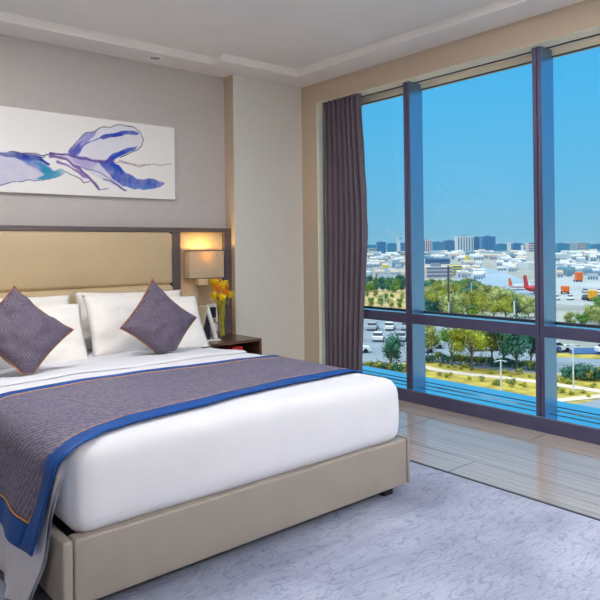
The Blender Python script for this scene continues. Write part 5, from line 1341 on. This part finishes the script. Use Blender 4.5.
    ('grey_roof', 1121.58, 519.07, 18.0, 7.4, 6.2, 0.06),
    ('white_roof', 553.01, 233.34, 4.6, 2.7, 3.9, 0.25),
    ('white_roof', 392.21, 186.61, 3.9, 2.1, 4.2, -0.29),
    ('grey_roof', 287.15, 130.84, 5.2, 3.0, 2.9, 0.03),
    ('white_roof', 392.69, 191.68, 3.8, 1.9, 2.8, 0.33),
    ('white_roof', 366.73, 172.24, 6.6, 3.6, 3.7, 0.14),
    ('cream_roof', 458.15, 201.94, 4.0, 1.6, 3.2, 0.28),
    ('grey_roof', 1396.7, 627.49, 17.8, 8.2, 5.8, -0.05),
    ('teal_roof', 306.92, 138.36, 3.7, 1.5, 4.1, -0.06),
    ('grey_roof', 383.57, 156.59, 3.9, 1.8, 2.4, -0.3),
    ('grey_roof', 273.67, 132.49, 3.6, 2.0, 4.3, 0.1),
    ('teal_roof', 1300.45, 559.74, 22.0, 10.5, 7.1, -0.07),
    ('teal_roof', 619.77, 296.64, 10.2, 4.3, 4.2, 0.11),
    ('white_roof', 459.91, 192.55, 4.6, 2.1, 3.3, 0.19),
    ('cream_roof', 502.71, 221.51, 8.9, 5.1, 3.1, -0.19),
    ('teal_roof', 363.03, 152.71, 5.2, 2.4, 2.8, -0.14),
    ('teal_roof', 996.36, 451.98, 14.1, 6.1, 8.4, -0.34),
    ('grey_roof', 300.94, 131.51, 3.1, 1.4, 4.1, -0.14),
    ('cream_roof', 303.42, 146.96, 3.8, 1.9, 4.0, 0.24),
    ('white_roof', 367.84, 159.98, 5.7, 3.1, 3.6, -0.17),
    ('white_roof', 378.64, 175.11, 5.2, 2.0, 4.0, -0.12),
    ('white_roof', 397.07, 178.84, 5.2, 3.0, 4.0, -0.0),
    ('cream_roof', 949.36, 436.92, 7.7, 3.7, 9.6, 0.05),
    ('white_roof', 514.38, 249.17, 8.3, 2.9, 4.3, -0.23),
    ('white_roof', 696.78, 301.52, 10.8, 4.7, 5.8, -0.33),
    ('white_roof', 339.39, 147.1, 3.1, 1.6, 4.1, 0.08),
    ('white_roof', 1240.27, 566.61, 12.0, 5.7, 8.3, -0.33),
    ('white_roof', 321.2, 148.47, 3.6, 2.0, 3.8, -0.33),
    ('grey_roof', 291.32, 140.11, 3.1, 1.9, 2.8, -0.19),
    ('white_roof', 814.44, 370.77, 15.0, 8.2, 8.1, -0.23),
    ('white_roof', 360.6, 159.42, 4.1, 2.3, 2.9, -0.1),
    ('teal_roof', 317.85, 133.68, 2.6, 1.4, 3.9, 0.13),
    ('grey_roof', 1220.06, 589.93, 13.6, 6.0, 9.6, 0.07),
    ('white_roof', 1058.2, 504.33, 9.2, 5.3, 8.0, 0.04),
    ('white_roof', 836.12, 338.4, 12.7, 5.9, 5.9, 0.04),
    ('white_roof', 518.79, 224.1, 5.4, 2.3, 3.0, -0.1),
    ('white_roof', 775.46, 339.19, 7.3, 4.1, 6.2, 0.01),
    ('grey_roof', 336.56, 153.2, 5.2, 2.1, 4.0, -0.1),
    ('white_roof', 452.72, 191.95, 6.3, 2.7, 3.2, -0.08),
    ('grey_roof', 1176.63, 538.65, 14.9, 5.9, 9.1, 0.24),
    ('grey_roof', 484.85, 213.63, 6.7, 4.0, 4.9, 0.23),
    ('grey_roof', 657.56, 267.86, 12.2, 5.5, 5.5, -0.32),
    ('cream_roof', 914.85, 409.46, 15.8, 8.4, 8.5, -0.04),
    ('cream_roof', 310.17, 126.09, 3.2, 1.3, 3.3, 0.03),
    ('white_roof', 701.9, 282.45, 10.5, 5.3, 4.8, -0.13),
    ('teal_roof', 730.8, 355.56, 7.1, 2.9, 4.8, -0.11),
    ('teal_roof', 315.37, 146.4, 5.2, 1.9, 2.7, -0.02),
    ('teal_roof', 544.31, 263.9, 5.7, 2.3, 4.8, 0.08),
    ('cream_roof', 1129.55, 545.58, 15.7, 8.9, 8.2, -0.08),
    ('white_roof', 467.83, 214.06, 7.0, 2.9, 3.3, 0.29),
    ('white_roof', 1060.45, 487.92, 10.2, 4.5, 9.4, 0.12),
    ('teal_roof', 351.16, 144.37, 5.2, 2.3, 3.8, -0.0),
    ('grey_roof', 423.96, 172.05, 5.0, 2.1, 2.7, -0.1),
    ('white_roof', 340.3, 164.46, 4.9, 2.3, 3.4, 0.19),
    ('teal_roof', 654.66, 294.86, 6.3, 2.3, 5.4, 0.32),
    ('cream_roof', 501.92, 206.86, 5.1, 2.6, 4.7, 0.18),
    ('white_roof', 808.9, 334.75, 6.4, 2.6, 7.1, -0.25),
    ('white_roof', 836.8, 387.83, 9.5, 4.7, 5.7, -0.22),
    ('teal_roof', 337.18, 143.52, 3.1, 1.8, 4.2, -0.27),
    ('white_roof', 617.66, 282.95, 6.7, 3.6, 5.8, 0.14),
    ('white_roof', 298.46, 141.86, 2.6, 1.4, 4.1, -0.1),
    ('white_roof', 484.89, 200.42, 6.7, 3.7, 4.3, -0.05),
    ('cream_roof', 701.99, 317.03, 12.8, 5.1, 5.5, 0.25),
    ('white_roof', 730.79, 337.42, 12.5, 5.6, 6.3, 0.16),
    ('teal_roof', 329.78, 135.42, 4.8, 2.0, 4.4, 0.1),
    ('cream_roof', 319.89, 129.96, 3.2, 1.3, 3.3, -0.02),
    ('teal_roof', 353.85, 158.46, 6.3, 3.7, 2.8, 0.08),
    ('white_roof', 1246.08, 517.34, 15.2, 7.4, 6.1, 0.12),
    ('white_roof', 343.91, 148.58, 4.0, 1.5, 3.8, -0.17),
    ('cream_roof', 1072.48, 518.53, 15.9, 6.5, 5.4, -0.24),
    ('grey_roof', 400.9, 162.86, 3.6, 1.9, 4.1, 0.29),
    ('white_roof', 595.05, 261.67, 7.3, 2.6, 4.8, -0.17),
    ('white_roof', 407.1, 184.59, 5.4, 2.6, 3.1, -0.09),
    ('white_roof', 325.66, 157.0, 5.6, 3.4, 2.5, -0.07),
    ('white_roof', 469.49, 194.27, 6.7, 3.1, 3.3, -0.09),
    ('white_roof', 683.84, 327.41, 5.2, 2.5, 4.3, -0.25),
    ('white_roof', 842.91, 362.7, 13.8, 6.7, 8.7, -0.12),
    ('grey_roof', 294.37, 45.06, 2.8, 1.2, 4.2, -0.2),
    ('grey_roof', 395.2, 55.29, 7.1, 3.6, 3.0, 0.16),
    ('cream_roof', 304.64, 48.29, 2.4, 1.0, 4.1, 0.01),
    ('cream_roof', 365.04, 48.51, 3.5, 1.5, 2.7, 0.17),
    ('cream_roof', 356.38, 52.82, 4.4, 2.6, 2.8, -0.31),
    ('grey_roof', 372.62, 48.52, 3.8, 1.8, 3.7, -0.09),
    ('cream_roof', 381.77, 45.85, 7.1, 2.9, 2.6, 0.0),
    ('grey_roof', 289.99, 37.92, 4.9, 2.2, 3.7, -0.09),
    ('grey_roof', 355.11, 43.7, 5.3, 2.5, 3.5, -0.16),
    ('cream_roof', 382.4, 54.73, 4.1, 2.1, 2.9, -0.13),
    ('grey_roof', 308.63, 31.07, 5.5, 2.8, 3.7, 0.14),
    ('cream_roof', 331.43, 54.39, 4.8, 2.0, 3.9, -0.19),
    ('grey_roof', 366.7, 39.62, 4.5, 1.9, 3.4, -0.2),
    ('white_roof', 307.98, 41.41, 4.0, 1.5, 2.6, 0.2),
    ('grey_roof', 359.83, 49.17, 2.8, 1.3, 2.9, -0.26),
    ('white_roof', 360.4, 36.9, 5.3, 2.6, 2.6, -0.29),
    ('grey_roof', 296.88, 40.09, 5.4, 2.8, 3.3, 0.19),
    ('cream_roof', 336.83, 41.52, 5.2, 2.6, 4.0, 0.19),
    ('white_roof', 301.13, 83.56, 4.9, 2.3, 3.3, 0.05),
    ('cream_roof', 332.49, 86.83, 3.7, 2.1, 2.4, 0.03),
    ('cream_roof', 314.91, 80.57, 2.6, 1.3, 3.7, 0.18),
    ('cream_roof', 440.69, 113.93, 6.6, 3.1, 3.1, 0.12),
    ('cream_roof', 511.4, 131.16, 5.0, 1.7, 5.3, 0.23),
    ('cream_roof', 500.92, 132.32, 8.4, 3.3, 4.7, 0.22),
    ('white_roof', 478.4, 133.89, 4.2, 1.9, 4.8, -0.29),
    ('white_roof', 321.95, 81.58, 5.7, 2.3, 3.7, 0.15),
    ('cream_roof', 406.48, 111.89, 5.2, 2.8, 4.0, 0.0),
    ('white_roof', 314.3, 88.02, 5.8, 2.3, 3.5, 0.04),
    ('white_roof', 377.6, 105.55, 6.7, 3.7, 2.5, -0.13),
    ('white_roof', 525.15, 135.72, 4.0, 1.6, 5.0, 0.31),
    ('white_roof', 425.29, 110.16, 5.5, 2.9, 3.0, -0.03),
    ('cream_roof', 398.83, 105.04, 6.6, 3.8, 2.5, -0.14),
    ('cream_roof', 384.06, 101.02, 3.3, 1.3, 4.0, -0.27),
    ('cream_roof', 387.41, 107.6, 3.1, 1.8, 4.0, -0.07)]
for roof, d, l, w, dep, h, rz in SHEDS:
    lab = {'white_roof': 'low white shed on the flat land below the skyline', 'cream_roof': 'low cream shed on the flat land below the skyline', 'grey_roof': 'low grey shed on the flat land below the skyline', 'teal_roof': 'low teal-roofed shed on the flat land below the skyline'}[roof]
    grp = lab.replace('low ', '').replace('shed', 'sheds')
    if roof not in SHP:
        s = SHP[roof] = make_shed({'white_roof': 'white_wall', 'cream_roof': 'pink_wall', 'grey_roof': 'white_wall', 'teal_roof': 'grey_roof'}[roof], roof, lab, grp)
        s.location = site(d, l); s.rotation_euler = (0, 0, YAW + rz); s.scale = (w, dep, h)
    else: dup(SHP[roof], site(d, l), YAW + rz, (w, dep, h), lab, grp)

# ---- aeroplanes
def plane(d, l, rz, L, body, tail, lab):
    x, y, z = site(d, l); t = thing('aeroplane', lab, 'aeroplane', (x, y, z), YAW + rz)
    R0 = L * .055; zc = R0 + L * .05
    bm = BM(); tube(bm, [(-L * .5, 0, zc + R0 * .5), (-L * .38, 0, zc + R0 * .15), (-L * .25, 0, zc), (L * .35, 0, zc), (L * .44, 0, zc - R0 * .1), (L * .5, 0, zc - R0 * .35)], [R0 * .15, R0 * .6, R0, R0, R0 * .7, R0 * .12], 14)
    obj('fuselage', bm, M[body], t, 'all', local=True)
    bm = BM(); prism(bm, [(-L * .5, zc + R0 * .4), (-L * .36, zc + R0 * .6), (-L * .44, zc + L * .23), (-L * .52, zc + L * .23)], -L * .008, L * .008, 1); obj('tail_fin', bm, M[tail], t, local=True)
    for s in (-1, 1):
        bm = BM(); prism(bm, [(L * .08, s * R0 * .8), (-L * .08, s * R0 * .8), (-L * .16, s * L * .45), (-L * .11, s * L * .45)], zc - R0 * .5, zc - R0 * .3); obj('wing', bm, M['white_wall'], t, local=True)
        bm = BM(); prism(bm, [(-L * .38, s * R0 * .3), (-L * .47, s * R0 * .3), (-L * .51, s * L * .16), (-L * .47, s * L * .16)], zc + R0 * .4, zc + R0 * .5); obj('tailplane', bm, M[tail], t, local=True)
        bm = BM(); tube(bm, [(L * .09, s * L * .16, zc - R0 * .9), (-L * .0, s * L * .16, zc - R0 * .9)], R0 * .4, 10); obj('engine', bm, M[tail], t, local=True)
    for wx, wy in ((L * .36, 0), (-L * .04, R0 * .9), (-L * .04, -R0 * .9)):
        bm = BM(); tube(bm, [(wx, wy - .2, .45), (wx, wy + .2, .45)], .45, 10); tube(bm, [(wx, wy, .45), (wx, wy, zc - R0 * .6)], .1, 6); obj('landing_gear', bm, M['tyre'], t, local=True)
plane(204.5, 76.39, 0.75, 19, 'red_paint', 'red_paint', 'red aeroplane parked at the taxiway with its tail by the right mullion')
plane(224.28, 77.47, 0.6, 13, 'white_wall', 'orange_paint', 'white aeroplane with an orange tail fin parked left of the red one')
# ---- lorries and containers
def lorry(d, l, rz, paint, lab, L=7.0, h=3.2):
    x, y, z = site(d, l); t = thing('lorry', lab, 'lorry', (x, y, z), YAW + rz)
    bm = BM(); box(bm, -L / 2, L / 2 - 1.9, -1.2, 1.2, .9, h, .08); obj('cargo_box', bm, M[paint], t, local=True)
    bm = BM(); prism(bm, [(L / 2 - 1.7, .6), (L / 2, .6), (L / 2, 1.6), (L / 2 - .4, 2.5), (L / 2 - 1.7, 2.5)], -1.1, 1.1, 1); obj('cab', bm, M['white_wall'], t, local=True)
    bm = BM(); box(bm, -L / 2, L / 2 - 1.7, -.6, .6, .6, .9); obj('chassis', bm, M['tyre'], t, local=True)
    for wx in (-L / 2 + 1.2, L / 2 - 1.0):
        for wy in (-1.0, 1.0):
            bm = BM(); tube(bm, [(wx, wy - .15, .5), (wx, wy + .15, .5)], .5, 12); obj('wheel', bm, M['tyre'], t, local=True)
lorry(445.16, 59.8, 0.1, 'yellow_paint', 'yellow lorry on the flat land in the left pane', 5, 3.6)
lorry(653.07, 171.72, 0.1, 'yellow_paint', 'tall yellow lorry on the apron right of the pink-walled terminal', 5, 6.5)
lorry(176.3, 80.61, 1.2, 'amber_paint', 'amber lorry on the apron at the right edge', 5.2, 3.0)
lorry(269.37, 117.14, 1.5, 'orange_paint', 'orange lorry seen end-on before the white box-shaped warehouse', 5.0, 4.2)
lorry(203.15, 84.16, 1.25, 'orange_paint', 'small orange lorry on the apron beside the right mullion', 4.4, 2.6)
# ---- tower crane on the skyline
cd, cl, ch = 1800, 275.1, 67.2
x, y, z = site(cd, cl); t = thing('tower_crane', 'pale tower crane standing on the skyline at the left of the window', 'crane', (x, y, z), YAW)
def lattice(bm, a, b, w, n):
    a, b = Vector(a), Vector(b); d = (b - a); u = Vector((0, 1, 0)); v = d.cross(u).normalized()
    cs = [(u * i + v * j) * w / 2 for i in (-1, 1) for j in (-1, 1)]
    for c in cs: tube(bm, [a + c, b + c], w * .12, 4)
    for k in range(n):
        p, q = a + d * k / n, a + d * (k + 1) / n
        tube(bm, [p + cs[0], q + cs[2]], w * .08, 4); tube(bm, [p + cs[1], q + cs[3]], w * .08, 4)
bm = BM(); lattice(bm, (0, 0, 0), (0, 0, ch * .62), 3.2, 10); obj('mast', bm, M['pale_pole'], t, local=True)
bm = BM(); lattice(bm, (2, 0, ch * .60), (-ch * .42, 0, ch), 2.4, 12); obj('jib', bm, M['pale_pole'], t, local=True)
bm = BM(); box(bm, -2.4, 2.4, -2.2, 2.2, ch * .58, ch * .64); obj('cab', bm, M['white_wall'], t, local=True)
bm = BM(); lattice(bm, (0, 0, ch * .62), (8, 0, ch * .66), 2.0, 3); box(bm, 7, 12, -2, 2, ch * .6, ch * .66); obj('counterweight', bm, M['grey_roof'], t, local=True)

# ------------------------------------------------------------------ lights
def add_light(name, kind, loc, energy, col=(1, 1, 1), **k):
    l = bpy.data.lights.new(name, kind); l.energy = energy; l.color = col
    for a, b in k.items(): setattr(l, a, b)
    o = bpy.data.objects.new(name, l); o.location = loc; COL.objects.link(o); return o
sun = add_light('sun', 'SUN', (0, 0, 40), SUN, (1, .95, .86), angle=.009)
sun.rotation_euler = Vector((0.62, -0.25, -0.86)).to_track_quat('-Z', 'Y').to_euler()
FILL_LIGHTS = [(-1.0, -2.8, .7), (-1.0, -4.0, .7), (-1.0, -5.2, .7), (-2.9, -2.1, 2.6), (-3.6, -1.65, 2.4), (-2.9, -4.4, .7), (-1.0, -6.5, .7)]  # unseen fill lights added to brighten the room, built like downlights
for x, y, k in FILL_LIGHTS:
    downlight(x, y, HT, 'unseen round fill light added in the raised part of the ceiling', 1, 'added ceiling fill lights')
    o = add_light('added_fill_beam', 'AREA', (x, y, HT - .012), DL_FILL * k, (1, .98, .96), shape='DISK', size=.09)
lamp = add_light('bedside_bulb', 'POINT', (-1.18, -.138, 1.285), 4.6, (1, .62, .17), shadow_soft_size=.03)
# unseen fill lamp added behind the camera, built as a drum pendant
t = thing('added_fill_pendant', 'unseen fill lamp added in the near end of the room, shaped as a large drum pendant', 'lamp', (-1.7, -6.2, 2.2))
bm = BM(); lathe(bm, [(.35, 2.2), (.35, 2.5), (.345, 2.5), (.345, 2.2)], -1.7, -6.2, 32, False); obj('drum_shade', bm, M['shade'], t, True)
bm = BM(); tube(bm, [(-1.7, -6.2, 2.4), (-1.7, -6.2, HT)], .008, 6); obj('cord', bm, M['black'], t)
add_light('added_fill_bulb', 'POINT', (-1.7, -6.2, 2.33), PD_FILL, (.97, .985, 1), shadow_soft_size=.2)

# sky: pale blue near the horizon, deeper above, unseen bright white added overhead to light the room
w = bpy.data.worlds.new('sky'); SC.world = w; w.use_nodes = True; nt = w.node_tree; nt.nodes.clear()
tc = nt.nodes.new('ShaderNodeTexCoord'); sp = nt.nodes.new('ShaderNodeSeparateXYZ'); rp = nt.nodes.new('ShaderNodeValToRGB'); bg = nt.nodes.new('ShaderNodeBackground'); ow = nt.nodes.new('ShaderNodeOutputWorld')
nt.links.new(tc.outputs['Generated'], sp.inputs[0]); nt.links.new(sp.outputs['Z'], rp.inputs[0]); nt.links.new(rp.outputs[0], bg.inputs[0]); nt.links.new(bg.outputs[0], ow.inputs[0])
stops = [(0.0, lin(140, 194, 220)), (0.03, lin(126, 192, 222)), (0.10, lin(108, 192, 232)), (0.22, lin(86, 188, 238)), (0.36, lin(66, 178, 238)), (0.47, lin(120, 200, 240)), (0.60, (SKY_FILL * .95, SKY_FILL * .98, SKY_FILL, 1)), (1.0, (SKY_FILL, SKY_FILL, SKY_FILL, 1))]
el = rp.color_ramp.elements
while len(el) < len(stops): el.new(.5)
for e, (p, c) in zip(el, stops): e.position = p; e.color = c

# ------------------------------------------------------------------ camera
cd_ = bpy.data.cameras.new('camera'); cam = bpy.data.objects.new('camera', cd_); COL.objects.link(cam); SC.camera = cam
cd_.sensor_width = 36; cd_.lens = 36 * 638.28 / 600; cd_.shift_y = (249.07 - 300) / 600; cd_.clip_start = .05; cd_.clip_end = 12000
c, s = math.cos(.012214), math.sin(.012214); UP = Vector((0, 0, 1))
X_ = RT * c - UP * s; Y_ = RT * s + UP * c; Z_ = -FW
Mx = Matrix((X_, Y_, Z_)).transposed().to_4x4(); Mx.translation = CAM; cam.matrix_world = Mx
vs = SC.view_settings; vs.view_transform = 'Standard'; vs.look = 'None'; vs.gamma = 1.0; vs.use_curve_mapping = False; vs.exposure = EXPO
SC.render.film_transparent = False
